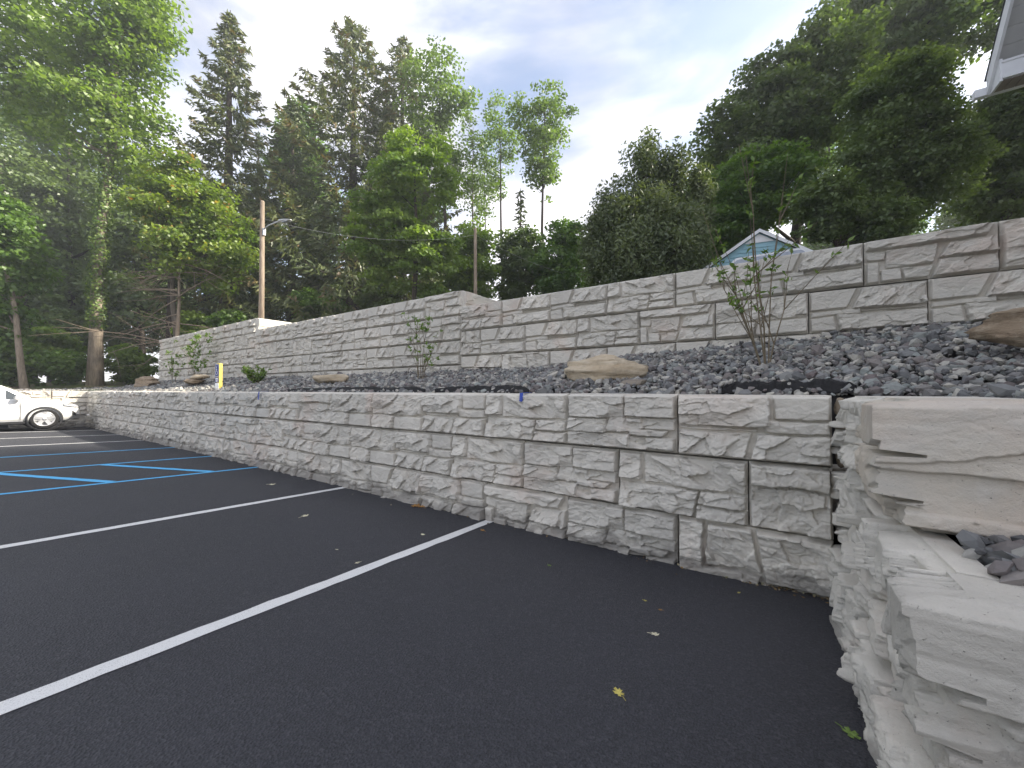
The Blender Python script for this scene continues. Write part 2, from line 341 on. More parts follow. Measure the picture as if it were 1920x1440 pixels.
# painted bay lines, each a sheet of paint on the asphalt
def line(a, b, w, m, name='painted_line', lift=.004):
    a = np.array(a, float); b = np.array(b, float); d = (b - a) / np.linalg.norm(b - a); p = np.array([-d[1], d[0]]) * w / 2
    n = max(2, int(np.linalg.norm(b - a) / .12)); t = np.linspace(0, 1, n); rs = np.random.RandomState(int(abs(a[0] * 97)) % 9999)
    c = a + (b - a) * t[:, None]; L = c + p * (1 + .06 * rs.randn(n))[:, None]; R = c - p * (1 + .06 * rs.randn(n))[:, None]
    P = np.concatenate([L, R]); z = lot_z(P[:, 0], P[:, 1]) + lift
    i = np.arange(n - 1)
    return mesh_np(name, np.column_stack([P, z]), np.stack([i, i + n, i + n + 1, i + 1], -1), m, lot)
for x in (-2.95, -5.64, -15.72, -18.45, -21.25): line((x, -.05), (x, -5.6), .105, M['white_paint'], 'white_bay_line')
for x in (-8.42, -10.66, -13.07): line((x, -.05), (x, -5.6), .10, M['blue_paint'], 'blue_bay_line')
for y in (-.80, -2.02, -3.24, -4.46): line((-8.47, y), (-10.61, y - .95), .13, M['blue_paint'], 'blue_hatch_line', .005)

# ------------------------------------------------------------------ cast-stone blocks
def quad(x0, x1, z0, z1, s0=0, s1=0): return [(x0, z0), (x1, z0), (x1 + s1, z1), (x0 + s0, z1)]
#            polygon                               height tiltx tilty  grain  relief
LAY = {
'A': [(quad(0, .64, .25, .5), .060, .00, -.05, .15, .055), (quad(.66, 1, .315, .5), .040, .0, .02, .0, .012), (quad(.60, 1, .215, .31), .038, 0, 0, .0, .03),
      (quad(0, .56, .215, .245), .022, 0, 0, 0, .012), (quad(.0, .47, .0, .21, 0, .06), .058, .0, -.12, .6, .05), (quad(.50, 1, .0, .21, .06, 0), .055, .02, -.10, .4, .05)],
'B': [(quad(0, .56, .28, .5), .042, 0, .03, 0, .045), (quad(.56, 1, .30, .5), .052, .02, 0, .1, .035), (quad(.30, .44, .30, .40, .05, 0), .060, .1, -.1, .4, .02),
      (quad(0, .40, .14, .28), .055, -.03, -.08, .25, .06), (quad(.38, .72, .15, .29, .04, .0), .035, 0, 0, .2, .05), (quad(.68, 1, .19, .30), .048, 0, -.1, 0, .06),
      (quad(.60, .90, .13, .19, .02, .05), .050, 0, 0, .1, .04), (quad(0, .62, .0, .145), .062, .0, -.1, .1, .05), (quad(.60, 1, .0, .13), .055, .0, -.05, .05, .05)],
'C': [(quad(0, .20, .26, .5, .01, .01), .050, 0, -.1, .2, .05), (quad(.23, 1, .245, .5, -.01, 0), .045, .02, .02, -.35, .06), (quad(0, .62, .0, .235, 0, .05), .060, .0, -.06, .05, .06),
      (quad(.645, 1, .125, .235, .03, 0), .055, .0, -.12, .1, .05), (quad(.635, 1, .0, .118, .01, 0), .052, 0, -.15, .2, .05)],
'D': [(quad(0, 1, .195, .5), .050, -.02, .0, .2, .055), (quad(.86, 1, .22, .42, .04, 0), .062, .1, 0, 1.0, .05), (quad(0, .44, .0, .19, .03, .03), .060, .0, -.12, .8, .055), (quad(.46, 1, .0, .185, .02, 0), .048, .0, -.03, .0, .02)],
'E': [(quad(0, .97, .335, .5), .068, .0, -.02, .05, .03), (quad(0, 1, .0, .32), .045, .0, -.05, .05, .05)],
'F': [(quad(0, .19, .10, .5, .0, .01), .062, .05, .0, .2, .055), (quad(.205, .58, .17, .5, .02, -.06), .055, 0, .05, -.4, .05), (quad(.60, 1, .12, .5, -.06, 0), .058, -.02, .0, -.2, .06), (quad(0, .55, .0, .15, 0, .02), .05, 0, -.1, .1, .04), (quad(.57, 1, .0, .105), .042, 0, 0, 0, .04)],
'G': [(quad(0, .92, .375, .5, .0, .06), .066, .0, -.04, .05, .04), (quad(0, .17, .255, .355), .036, 0, 0, 0, .02), (quad(.18, .55, .15, .36, -.02, .03), .042, .0, .03, .2, .035), (quad(.0, .115, .0, .24), .045, 0, 0, 0, .02), (quad(.13, .30, .0, .145, 0, -.02), .05, 0, -.05, .1, .02),
      (quad(.31, .50, .0, .14, -.02, .06), .044, 0, 0, .3, .03), (quad(.58, 1, .20, .36, .08, 0), .055, .0, -.10, .5, .04), (quad(.52, 1, .0, .19, .07, 0), .062, .0, -.06, .3, .05)],
'H': [(quad(0, .34, .27, .5, 0, .10), .046, .0, .02, .05, .015), (quad(.38, 1, .245, .5, .10, 0), .060, -.02, -.10, .95, .065), (quad(0, .46, .19, .255), .038, 0, 0, 0, .02), (quad(.47, 1, .21, .235), .03, 0, 0, 0, .012), (quad(0, .25, .0, .18, 0, -.03), .046, 0, 0, .0, .012), (quad(.275, 1, .0, .20, -.03, .0), .058, .0, -.08, .15, .05)],
# end faces of the stepped return wall
'K': [(quad(0, 1, .219, .5), .074, .0, -.03, .05, .020), (quad(0, 1, .072, .213), .050, .02, .0, .08, .035), (quad(0, 1, .0, .065), .066, .0, .0, .0, .025)],
'L': [(quad(0, 1, .243, .5, 0, 0), .080, .0, -.06, .08, .020), (quad(0, 1, .056, .237), .060, .0, -.02, .1, .035), (quad(0, 1, .0, .05), .045, 0, 0, 0, .02)],
# strongly split faces seen edge-on
'R': [(quad(0, .30, .28, .5, 0, .04), .085, .0, -.1, .3, .07), (quad(.33, .72, .22, .5, .04, -.02), .060, .1, .05, -.3, .08), (quad(.74, 1, .30, .5), .095, -.1, 0, .5, .06), (quad(0, .42, .10, .27, 0, -.04), .07, .1, -.1, .1, .08), (quad(.44, 1, .12, .29, -.03, 0), .085, -.05, -.15, .15, .08), (quad(0, .6, 0, .10), .06, 0, 0, 0, .06), (quad(.6, 1, 0, .115), .09, 0, -.1, 0, .05)],
}
def facets(x, y, s):
    """broken-rock facets: each cell its own tilted plane"""
    xi = np.floor(x); yi = np.floor(y); best = np.full(x.shape, 9.); val = np.zeros(x.shape)
    for dx in (-1, 0, 1):
        for dy in (-1, 0, 1):
            cx = xi + dx; cy = yi + dy; px = cx + _hash(cx, cy, s); py = cy + _hash(cx, cy, s + 1); d = (x - px) ** 2 + (y - py) ** 2
            v = _hash(cx, cy, s + 2) + (x - px) * (_hash(cx, cy, s + 3) - .5) * .9 + (y - py) * (_hash(cx, cy, s + 4) - .5) * 1.1
            m = d < best; val = np.where(m, v, val); best = np.minimum(best, d)
    return val
def face_height(key, W, Hh, nx, nz, gain=1.0, seed=0, open_l=False, open_r=False):
    U, V = np.meshgrid(np.linspace(0, W, nx + 1), np.linspace(0, Hh, nz + 1)); u = U / W; v = V / Hh * .5
    s = sum(ord(c) * 31 for c in key) + seed
    wob = .05 if key in 'KL' else .030
    wu = u + wob * (fbm(u * 6, v * 6, s + 1) - .5) + .010 * (fbm(u * 22, v * 22, s + 11) - .5); wv = v + wob * 1.1 * (fbm(u * 4, v * 6, s + 2) - .5) + .009 * (fbm(u * 22, v * 22, s + 12) - .5)
    H = np.full(U.shape, .046 if key in 'KL' else .002) + .006 * fbm(u * 14, v * 14, s + 3)
    for i, (poly, h, tx, tz, ang, amp) in enumerate(LAY[key]):
        d = np.full(U.shape, 9.)
        poly = [(-1. if (open_l and a <= .001) else 2. if (open_r and a >= .999) else a, b) for a, b in poly]
        for (ax, az), (bx, bz) in zip(poly, poly[1:] + poly[:1]):
            L = math.hypot(bx - ax, bz - az); d = np.minimum(d, ((bx - ax) * (wv - az) - (bz - az) * (wu - ax)) / L)
        cx = sum(p[0] for p in poly) / 4; cz = sum(p[1] for p in poly) / 4
        ca, sa = math.cos(ang), math.sin(ang); p = u * ca + v * sa; q = -u * sa + v * ca; wp = p + .09 * (fbm(u * 5, v * 5, s + 21) - .5) + .03 * (fbm(u * 25, v * 25, s + 23) - .5); wq = q + .05 * (fbm(u * 5, v * 5, s + 22) - .5) + .016 * (fbm(u * 25, v * 25, s + 24) - .5)
        iso = key in 'KLR'; n = fbm(p * (2.2 if iso else 4.2) + i * 7.3, q * (4 if iso else 8.5) + i * 3.1, s + 5 * i, 4); T = n * 6; fr = T - np.floor(T); t = (np.floor(T) + sstep(.68, 1, fr)) / 6
        t = .75 * t + .25 * n
        n2 = fbm(p * 11 + i, q * 24, s + 9 * i, 3); T2 = n2 * 6; t2 = (np.floor(T2) + sstep(.6, 1, T2 - np.floor(T2))) / 6
        sx_ = W; fa = facets(wp * (4.0 * sx_ if iso else 4.4) + i * 5.7, wq * (6 if iso else 9) + i * 2.3, s + 7 * i); fb = facets(wp * (9 if key == 'R' else 14) * sx_ + i, wq * (14 if key == 'R' else 26) + i, s + 13 * i)
        hh = h + amp * ((1.25 if key == 'R' else .80) * (fa - .5) + (.30 if key == 'R' else .12 if iso else .15) * (fb - .5)) + tx * (u - cx) + tz * (v - cz) * 1.2 + amp * (.25 if key == 'R' else .8) * (t - .5) + amp * .10 * (t2 - .5) + .004 * (fbm(u * 40, v * 60, s) - .5)
        hh = np.clip(hh, .016, .14)
        H = np.maximum(H, sstep(.003, .009, d) * (hh + .008))
    b0 = np.minimum(np.minimum(U + (9 if open_l else 0), W - U + (9 if open_r else 0)), np.minimum(V, Hh - V)); bd = b0 + .008 * (fbm(u * 12, v * 12, s + 8) - .5)
    return U, V, H * gain * sstep(.002, .022, bd) * np.where(b0 < 1e-6, 0, 1)
def block_mesh(key, W=.990, Hh=.489, depth=.52, nx=180, nz=90, gain=1.0, side=None, seed=0):
    gain = gain * (1.0 if key in 'KLR' else 1.22); U, V, H = face_height(key, W, Hh, nx, nz, gain, seed, open_l=bool(side)); c = nx + 1; X = U
    if side:
        ns = 110; Us, Vs, Hs = face_height(side, depth, Hh, ns, nz, gain * 1.0, seed + 3, open_r=True)
        X = U - Hs[:, -1:] * np.exp(-U / .03)
    P = [np.stack([X, -H, V], -1).reshape(-1, 3)]; i = (np.arange(nz)[:, None] * c + np.arange(nx)[None]).ravel()
    F4 = [np.stack([i, i + 1, i + c + 1, i + c], -1)]; sm = [np.ones(len(i), bool)]
    b = len(P[0]); e = .0
    P.append(np.array([[0, depth, 0], [W, depth, 0], [W, depth, Hh], [0, depth, Hh]], float))
    B = b; bl, br, tr, tl = 0, nx, nz * c + nx, nz * c
    top = list(range(tl, tr + 1)); bot = list(range(bl, br + 1)); lef = [k * c for k in range(nz + 1)]; rig = [k * c + nx for k in range(nz + 1)]
    big = [top + [B + 2, B + 3], bot[::-1] + [B, B + 1], rig[::-1] + [B + 1, B + 2], [B + 3, B + 2, B + 1, B]]
    if side is None: big.append(lef + [B + 3, B])
    V_ = np.concatenate(P); F = [F4[0]] + [np.array([g]) for g in big]; smooth = np.concatenate([sm[0], np.zeros(len(big), bool)])
    if side:
        base = len(V_); cc = ns + 1
        V_ = np.concatenate([V_, np.stack([-Hs, depth - Us - H[:, :1] * np.exp(-(depth - Us) / .03), Vs], -1).reshape(-1, 3)]); j = (np.arange(nz)[:, None] * cc + np.arange(ns)[None]).ravel() + base
        F.append(np.stack([j, j + 1, j + cc + 1, j + cc], -1)); smooth = np.concatenate([smooth, np.ones(len(j), bool)])
    return V_, F, smooth
BLK = {}
def block(key, parent, loc, rz=0, m='block', **k):
    kk = (key, m, tuple(sorted(k.items())))
    if kk not in BLK:
        V_, F, sm = block_mesh(key, **k); o = mesh_np('block', V_, F, M[m], parent, smooth=sm); BLK[kk] = o.data
    else: o = link('block', BLK[kk], parent)
    o.location = loc; o.rotation_euler = (random.uniform(-.004, .004), random.uniform(-.004, .004), rz + random.uniform(-.006, .006)); return o
random.seed(4)
def course(parent, x_right, n, z, y, keys, back=0, batter=.0):
    seq = list(keys)
    for k in range(n):
        key = seq[k] if k < len(seq) else random.choice('AABCCDDEFGHH' if parent.name.startswith('lower') else 'HHHHGCDAEF')
        block(key, parent, (x_right - k - .995, y + random.uniform(-.008, .008), z + random.uniform(-.003, .003)))

low = tag(empty('lower_retaining_wall'), 'long low grey split-face concrete block wall beside the parking bays', 'retaining wall')
course(low, -.03, 24, .856, .012, 'ABCADD')
course(low, .47, 25, .356, .004, 'ECBCADDA') if False else None
block('E', low, (-.03 - .495, .004, .356), W=.49, nx=90)
course(low, -.53, 24, .356, .004, 'CBCADDAF')
course(low, -.03, 24, -.144, .0, 'FBGAHCDA')
mesh_np('bedding_course', *(lambda v, f: (v, f))(*[np.array([[-24.3, .06, -.9], [-.02, .06, -.9], [-.02, .06, -.15], [-24.3, .06, -.15], [-24.3, .5, -.9], [-.02, .5, -.9], [-.02, .5, -.15], [-24.3, .5, -.15]]), np.array([[0, 1, 2, 3], [5, 4, 7, 6], [3, 2, 6, 7], [1, 5, 6, 2], [4, 0, 3, 7]])]), M['block'], low)

upw = tag(empty('upper_retaining_wall', (0, 2.4, 0)), 'tall grey block wall with stepped top standing behind the gravel bed', 'retaining wall')
def usec(xr, n, top, rows, half, pins):
    for r in range(rows):
        x0 = xr - (.5 if (r + half) % 2 else 0); nn = n if (r + half) % 2 == 0 else n - 1
        course(upw, x0, nn, top - .5 * (r + 1) + .003, -.008 * r, pins[r] if r < len(pins) else '')
        if (r + half) % 2:                                            # half blocks close the ends
            block('E', upw, (xr - .495, -.008 * r, top - .5 * (r + 1) + .003), W=.49, nx=90); block('C', upw, (xr - n - .0, -.008 * r, top - .5 * (r + 1) + .003), W=.49, nx=90)
usec(3.5, 9, 3.06, 3, 0, ('EFGHHCHHA', 'HHHDGCHH', ''))
usec(-5.52, 9, 3.39, 4, 0, ('GHHHC', 'AHHDG', '', ''))
usec(-14.54, 10, 3.78, 5, 0, ('HHHHA', '', '', '', ''))
# the ends of the higher sections show as pale returns above the lower ones
block('K', upw, (-5.51, .0, 2.893), math.radians(90), W=1.1, nx=80, Hh=.493, depth=.3, m='block2'); block('K', upw, (-14.53, .0, 3.283), math.radians(90), W=1.1, nx=80, Hh=.493, depth=.3, m='block2')

ret = tag(empty('return_wall', (0, 0, 0)), 'stepped end wall of pale rough blocks in the right foreground', 'retaining wall')
RZ = math.radians(-90)
block('R', ret, (.085, -.02, .856), RZ, W=.785, nx=140, m='block2')
block('K', ret, (.085, -1.37, .858), 0, W=1.25, Hh=.488, depth=.56, side='R', nx=190, gain=1.0, m='block3')
block('R', ret, (.065, -.14, .356), RZ, W=1.615, depth=.085, nx=250, gain=1.0, seed=4, m='block2'); block('R', ret, (.075, .30, .356), RZ, W=.43, nx=90, seed=9, m='block2')
block('L', ret, (.045, -1.93, .356), 0, W=1.25, Hh=.489, depth=.17, side='R', nx=190, gain=1.0, seed=2, m='block4')
block('R', ret, (.04, -.0, -.144), RZ, W=.99, gain=1.1, seed=6, m='block2'); block('F', ret, (.04, -1.0, -.144), RZ, gain=1.4, seed=5, m='block2'); block('R', ret, (.04, -2.0, -.144), RZ, seed=8, m='block2')
block('L', ret, (.02, -3.6, -.144), 0, W=1.2, side='R', nx=190, seed=5, m='block2')

endw = tag(empty('end_wall', (-24.08, 0, 0)), 'short sunlit block wall closing the far end of the lot behind the white car', 'retaining wall')
for r, z in enumerate((.856, .356, -.144)):
    x = -1.6 + (.0 if r % 2 == 0 else .0)
    block('HGC'[r], endw, (0, -1.0, z), math.radians(90)); block('CDA'[r], endw, (0, -2.0, z), math.radians(90)) if r != 1 else (block('H', endw, (0, -1.5, z), math.radians(90)), block('E', endw, (0, -2.0, z), math.radians(90), W=.49, nx=90))
# chink stones packed into the gap at the corner
def rock(name, loc, dims, m, seed, sub=2, rough=.25, parent=None, rz=0, flat=.6, strata=0):
    bm = bmesh.new(); bmesh.ops.create_cube(bm, size=1); bmesh.ops.subdivide_edges(bm, edges=bm.edges[:], cuts=2 ** (sub + 1) - 1, use_grid_fill=True)
    rs = np.random.RandomState(seed); co = np.array([v.co for v in bm.verts]) * 2
    r = np.linalg.norm(co, axis=1, keepdims=True); mxn = np.abs(co).max(1, keepdims=True); sph = co / r; co = sph * (mxn / mxn) * (r / mxn) ** .55
    for k in range(20):                                              # random planar cuts make facets
        n = rs.randn(3); n /= np.linalg.norm(n); off = rs.uniform(.62, 1.0); dd = co @ n - off; co -= np.clip(dd, 0, None)[:, None] * n * .92
    for f_, a_ in ((2.2, .35), (5, .16), (11, .07)):
        nn = fbm(co[:, 0] * f_ + seed, co[:, 2] * f_ * 1.6 + co[:, 1] * f_ * .7, seed) - .5; co = co * (1 + rough * a_ * 2 * nn[:, None])
    if strata:
        q = co[:, 2] * strata + .8 * fbm(co[:, 0] * 2, co[:, 1] * 2, seed); co[:, :2] *= (1 + .10 * (vnoise(np.floor(q), q * 0, seed) - .5) * 1.6)[:, None]
    co[:, 2] -= co[:, 2].min()
    me = bpy.data.meshes.new(name)
    for v, p in zip(bm.verts, co * np.array(dims) / 2): v.co = p
    bm.to_mesh(me); bm.free(); me.materials.append(m)
    for p in me.polygons: p.use_smooth = True
    o = link(name, me, parent, loc); o.rotation_euler = (0, 0, rz); return o
for k, (z, h, lab) in enumerate(((1.20, .16, 'tan chink stone at the top of the gap in the wall corner'), (1.02, .175, 'second tan chink stone down in the gap at the wall corner'), (.845, .17, 'lowest tan chink stone in the gap at the wall corner'))):
    tag(rock('chink_stone', (.012, .035, z), (.075, .12, h), M['chink'], 31 + k, 1, .15), lab, 'stone', 'chink stones in the corner gap')

# ------------------------------------------------------------------ gravel
def gravel():
    rs = np.random.RandomState(7)
    bm = bmesh.new(); bmesh.ops.create_icosphere(bm, subdivisions=1, radius=1); bm.verts.ensure_lookup_table()
    B = np.array([v.co for v in bm.verts]); T = np.array([[v.index for v in f.verts] for f in bm.faces]); bm.free()
    pts = []
    def strip(x0, x1, y0, y1, sp, cond=None, layers=1):
        for l in range(layers):
            X, Y = np.meshgrid(np.arange(x0, x1, sp), np.arange(y0, y1, sp)); X = X + rs.uniform(-.6, .6, X.shape) * sp; Y = Y + rs.uniform(-.6, .6, Y.shape) * sp
            p = np.column_stack([X.ravel(), Y.ravel(), np.full(X.size, l * .02)])
            if cond is not None: p = p[cond(p[:, 0], p[:, 1])]
            pts.append(p)
    strip(-9, 5.5, .47, 2.40, .060, layers=2); strip(-24.0, -9, .45, 2.40, .09, layers=2)
    strip(.18, 3.4, -3.2, .47, .060, lambda x, y: ~((x < 1.4) & (y < -.72) & (y > -1.40)) & ((x > .62) | (y < -1.40)) & ~((y < -1.75) & (x < 1.4)), 3)
    strip(-29, -24.0, -2.0, 3.4, .11, lambda x, y: x < -24.6 + 3 * (y < -20))
    P = np.concatenate(pts); n = len(P)
    land = P[:, 0] < -24.2
    z = np.where(land, terrain(P[:, 0], P[:, 1]) , bed_z(P[:, 0], P[:, 1])) + P[:, 2] + rs.uniform(-.008, .022, n)
    mound = (fbm(P[:, 0] * 2.1, P[:, 1] * 2.1, 12) - .5) * .06; z = z + mound * (P[:, 1] > .8)
    sc = rs.lognormal(math.log(.033), .40, n).clip(.014, .078); sc = np.where(P[:, 0] < -9, sc * 1.2, sc)
    ax = np.column_stack([rs.uniform(.8, 1.4, n), rs.uniform(.65, 1.1, n), rs.uniform(.40, .85, n)]) * sc[:, None]
    V = B[None] * (1 + rs.uniform(-.30, .22, (n, len(B), 1))) * ax[:, None]
    # clip each with two random planes for broken faces
    for _ in range(3):
        nn = rs.randn(n, 3); nn /= np.linalg.norm(nn, axis=1, keepdims=True); dd = np.einsum('nij,nj->ni', V, nn) - sc[:, None] * rs.uniform(.35, .75, (n, 1)); V = V - np.clip(dd, 0, None)[..., None] * nn[:, None]
    a = rs.uniform(0, 6.283, n); tx = rs.normal(0, .55, n); ty = rs.normal(0, .55, n)
    ca, sa = np.cos(a), np.sin(a); x = V[..., 0] * ca[:, None] - V[..., 1] * sa[:, None]; y = V[..., 0] * sa[:, None] + V[..., 1] * ca[:, None]; zz = V[..., 2]
    y, zz = y * np.cos(tx)[:, None] - zz * np.sin(tx)[:, None], y * np.sin(tx)[:, None] + zz * np.cos(tx)[:, None]
    x, zz = x * np.cos(ty)[:, None] + zz * np.sin(ty)[:, None], -x * np.sin(ty)[:, None] + zz * np.cos(ty)[:, None]
    V = np.stack([x + P[:, 0:1], y + P[:, 1:2], zz + z[:, None]], -1).reshape(-1, 3)
    F = (T[None] + (np.arange(n) * len(B))[:, None, None]).reshape(-1, 3)
    o = mesh_np('gravel', V, F, M['gravel'], tint=np.repeat(rs.uniform(0, 1, n), len(T)))
    tag(o, 'loose crushed slate gravel in blue-grey and plum covering the planting bed', 'gravel', kind='stuff')
gravel()

def fabric(x0, x1, y0, y1, seed, lift, label):
    nx, ny = 70, 14; U, V = np.meshgrid(np.linspace(0, 1, nx), np.linspace(0, 1, ny)); X = x0 + (x1 - x0) * U
    wid = (.35 + .65 * fbm(U * 9, U * 0, seed)) * np.minimum(1, np.minimum(U, 1 - U) * 9)
    Y = y0 + (y1 - y0) * (.05 + V * wid); Z = bed_z(X, np.maximum(Y, .43)) + lift * np.sin(np.clip(V, 0, 1) * 2.6) + .05 * (fbm(U * 26, V * 5, seed + 2) - .5) + .02
    i = (np.arange(ny - 1)[:, None] * nx + np.arange(nx - 1)[None]).ravel()
    o = mesh_np('landscape_fabric', np.stack([X, Y, Z], -1).reshape(-1, 3), np.stack([i, i + 1, i + nx + 1, i + nx], -1), M['fabric'], smooth=True)
    md = o.modifiers.new('thickness', 'SOLIDIFY'); md.thickness = .004
    tag(o, label, 'fabric', 'exposed landscape fabric')
fabric(-4.3, -2.75, .42, .74, 3, .055, 'crumpled black landscape fabric beside the tan boulder')
fabric(-8.6, -4.5, .43, .74, 5, .05, 'long strip of black landscape fabric along the middle of the wall top')
fabric(-.75, .16, .46, .72, 8, .06, 'black landscape fabric poking out below the tall leafy shrub')
fabric(1.0, 1.9, .05, .3, 9, .05, 'black landscape fabric edge behind the stepped return wall')

# ------------------------------------------------------------------ boulders
tag(rock('boulder', (-2.13, 1.12, 1.41), (1.16, .58, .42), M['tan_rock'], 3, 3, .28, strata=3), 'large tan sandstone boulder resting on the gravel below the upper wall', 'boulder')
tag(rock('boulder', (-1.62, .80, 1.40), (.34, .22, .11), M['grey_rock'], 8, 2, .2), 'flat grey stone lying against the front of the tan boulder', 'boulder')
tag(rock('boulder', (1.40, 1.15, 1.68), (1.0, .5, .32), M['brown_rock'], 15, 3, .3, strata=5), 'dark brown weathered boulder at the right end of the gravel bed', 'boulder')
tag(rock('boulder', (-8.35, 1.30, 1.50), (1.35, .4, .26), M['tan_rock'], 21, 2, .12, strata=3), 'long flat tan stone slab below the middle of the upper wall', 'boulder')
tag(rock('boulder', (-21.0, 1.20, 1.42), (2.3, .7, .52), M['brown_rock'], 25, 3, .3, strata=4), 'brown layered boulder near the far left end of the upper wall', 'boulder')
tag(rock('boulder', (-15.9, 1.15, 1.56), (1.7, .5, .20), M['brown_rock'], 27, 2, .25, strata=4), 'lower flat brown slab just left of the accessible parking post', 'boulder')
tag(rock('boulder', (-15.7, 1.25, 1.72), (1.55, .45, .16), M['tan_rock'], 28, 2, .2, strata=4), 'upper tan slab stacked left of the accessible parking post', 'boulder')

# ------------------------------------------------------------------ trees
def leaves(name, Cn, S, Nn, m, parent, tint, elong=1.5, rs=None, axis=None):
    n = len(Cn); Nn = Nn / (np.linalg.norm(Nn, axis=1, keepdims=True) + 1e-9)
    r = rs.randn(n, 3) if axis is None else axis
    t1 = r - (r * Nn).sum(1, keepdims=True) * Nn; t1 /= np.linalg.norm(t1, axis=1, keepdims=True) + 1e-9; t2 = np.cross(Nn, t1)
    a = t1 * (S * elong / 2)[:, None]; b = t2 * (S / 2)[:, None]
    V = np.stack([Cn - a, Cn - a * .1 + b, Cn + a, Cn - a * .1 - b], 1).reshape(-1, 3)
    F = np.arange(n * 4).reshape(n, 4)
    return mesh_np(name, V, F, m, parent, tint=np.clip(tint, 0, 1))
def crown_pts(rs, ells, nclump, nleaf, clump_r, flat=.5, droop=.0, shell=2.0):
    w = np.array([e[3] * e[4] * e[5] for e in ells]) ** .75; w /= w.sum(); CC = []; P = []; T = []; OUT = []
    for i in range(nclump):
        e = ells[rs.choice(len(ells), p=w)]; d = rs.randn(3); d /= np.linalg.norm(d)
        r = rs.uniform(.08, 1) ** (1 / shell); az = math.atan2(d[1], d[0])
        lump = .78 + .42 * float(fbm(np.array(az * 1.1 + e[0]), np.array(d[2] * 2.2 + e[2]), 7, 3))
        c = np.array(e[:3]) + d * np.array(e[3:6]) * r * lump; rc = clump_r * rs.uniform(.55, 1.35)
        k = max(8, int(nleaf * (rc / clump_r) ** 2 * rs.uniform(.7, 1.2))); q = rs.randn(k, 3); q /= np.linalg.norm(q, axis=1, keepdims=True); q *= (rs.uniform(0, 1, (k, 1)) ** .45) * np.array([1, 1, flat]) * rc
        q[:, 2] -= droop * (q[:, 0] ** 2 + q[:, 1] ** 2) / rc
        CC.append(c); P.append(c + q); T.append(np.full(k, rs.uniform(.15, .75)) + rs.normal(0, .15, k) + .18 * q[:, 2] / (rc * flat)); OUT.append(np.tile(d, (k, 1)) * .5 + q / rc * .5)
    return np.array(CC), np.concatenate(P), np.concatenate(T), np.concatenate(OUT)
def ell(box, D, ox=0):
    """a crown's box in the picture at depth D as an ellipsoid at its real place"""
    x0, x1, y0, y1 = box; c = at((x0 + x1) / 2, (y0 + y1) / 2, D); cosp = 1 / math.hypot(1, ((x0 + x1) / 2 - 960) / FPX)
    rx = (x1 - x0) / 2 * D / FPX * cosp; return [c[0], c[1], c[2], rx, rx, (y1 - y0) / 2 * D / FPX]
def copy_tree(src, px, D, sc_, rz, label, group=None):
    p = at(px, 720, D); r = src.copy(); COL.objects.link(r); r.location = (p[0], p[1], float(terrain(p[0], p[1]))); r.scale = (sc_, sc_, sc_); r.rotation_euler = (0, 0, rz); r['label'] = label
    for ch in list(src.children):
        c = ch.copy(); COL.objects.link(c); c.parent = r
    return r
def broad(name, label, px, D, boxes, m='leaf_mid', barkm='bark_dark', tr=.22, nclump=110, nleaf=95, cr=None, ls=.19, seed=1, flat=.5, droop=.15, shell=2.0, limbs=14, topx=None, group=None, elong=1.4, up=.7, cat='tree', sway=.25):
    rs = np.random.RandomState(seed); base = at(px, 720, D); bz = float(terrain(base[0], base[1])) if not (base[0] > -24.4 and base[1] < 2.5) else float(bed_z(base[0], base[1]))
    b = np.array([base[0], base[1], bz]); E = [ell(bx, D) for bx in boxes]
    E = [np.array([*(np.array(e[:3]) - b), *e[3:]]) for e in E]
    root = empty(name, b); tag(root, label, cat, group)
    cr = cr or max(.5, np.mean([e[3] for e in E]) * .30)
    CC, P, T, O = crown_pts(rs, E, int(nclump * 1.35), int(nleaf * 1.35), cr, flat, droop, shell); ls = ls * .95
    Nn = rs.randn(len(P), 3) * .55 + O * .45 + np.array([0, 0, up]); S = ls * rs.uniform(.65, 1.3, len(P))
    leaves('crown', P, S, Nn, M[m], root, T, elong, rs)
    mb = MB(); top = max(E, key=lambda e: e[2] + e[5]); tz = top[2] + top[5] * .62; low_z = min(e[2] - e[5] for e in E)
    n = 9; tp = []
    for i in range(n):
        f = i / (n - 1); ph = f * 5 + seed; tp.append(np.array([top[0] * f ** 1.3 + sway * math.sin(ph) * f * (1 - f) * 2, top[1] * f ** 1.3 + sway * math.cos(ph * 1.3) * f * (1 - f) * 2, tz * f - .4 * (1 - f)]))
    rad = [tr * (1.25 if i == 0 else 1) * (1 - .85 * (i / (n - 1)) ** 1.1) for i in range(n)]; mb.tube(tp, rad, 9)
    tp = np.array(tp); zz = tp[:, 2]
    for c in CC[rs.permutation(len(CC))[:limbs]]:
        z0 = max(low_z * .7, .25 * tz, min(c[2] - .35 * np.hypot(c[0], c[1]) - .5, tz * .9)); 
        s0 = np.array([np.interp(z0, zz, tp[:, 0]), np.interp(z0, zz, tp[:, 1]), z0]); r0 = float(np.interp(z0, zz, rad)) * .5
        mid = s0 * .45 + c * .55 + np.array([0, 0, -.10 * np.linalg.norm(c - s0)]) + rs.randn(3) * .15
        mb.tube([s0, s0 * .75 + mid * .25 + rs.randn(3) * .05, mid, mid * .4 + c * .6, c], [r0, r0 * .8, r0 * .55, r0 * .35, .015], 6, False)
    mb.build('trunk', M[barkm], root); return root, tp, rad
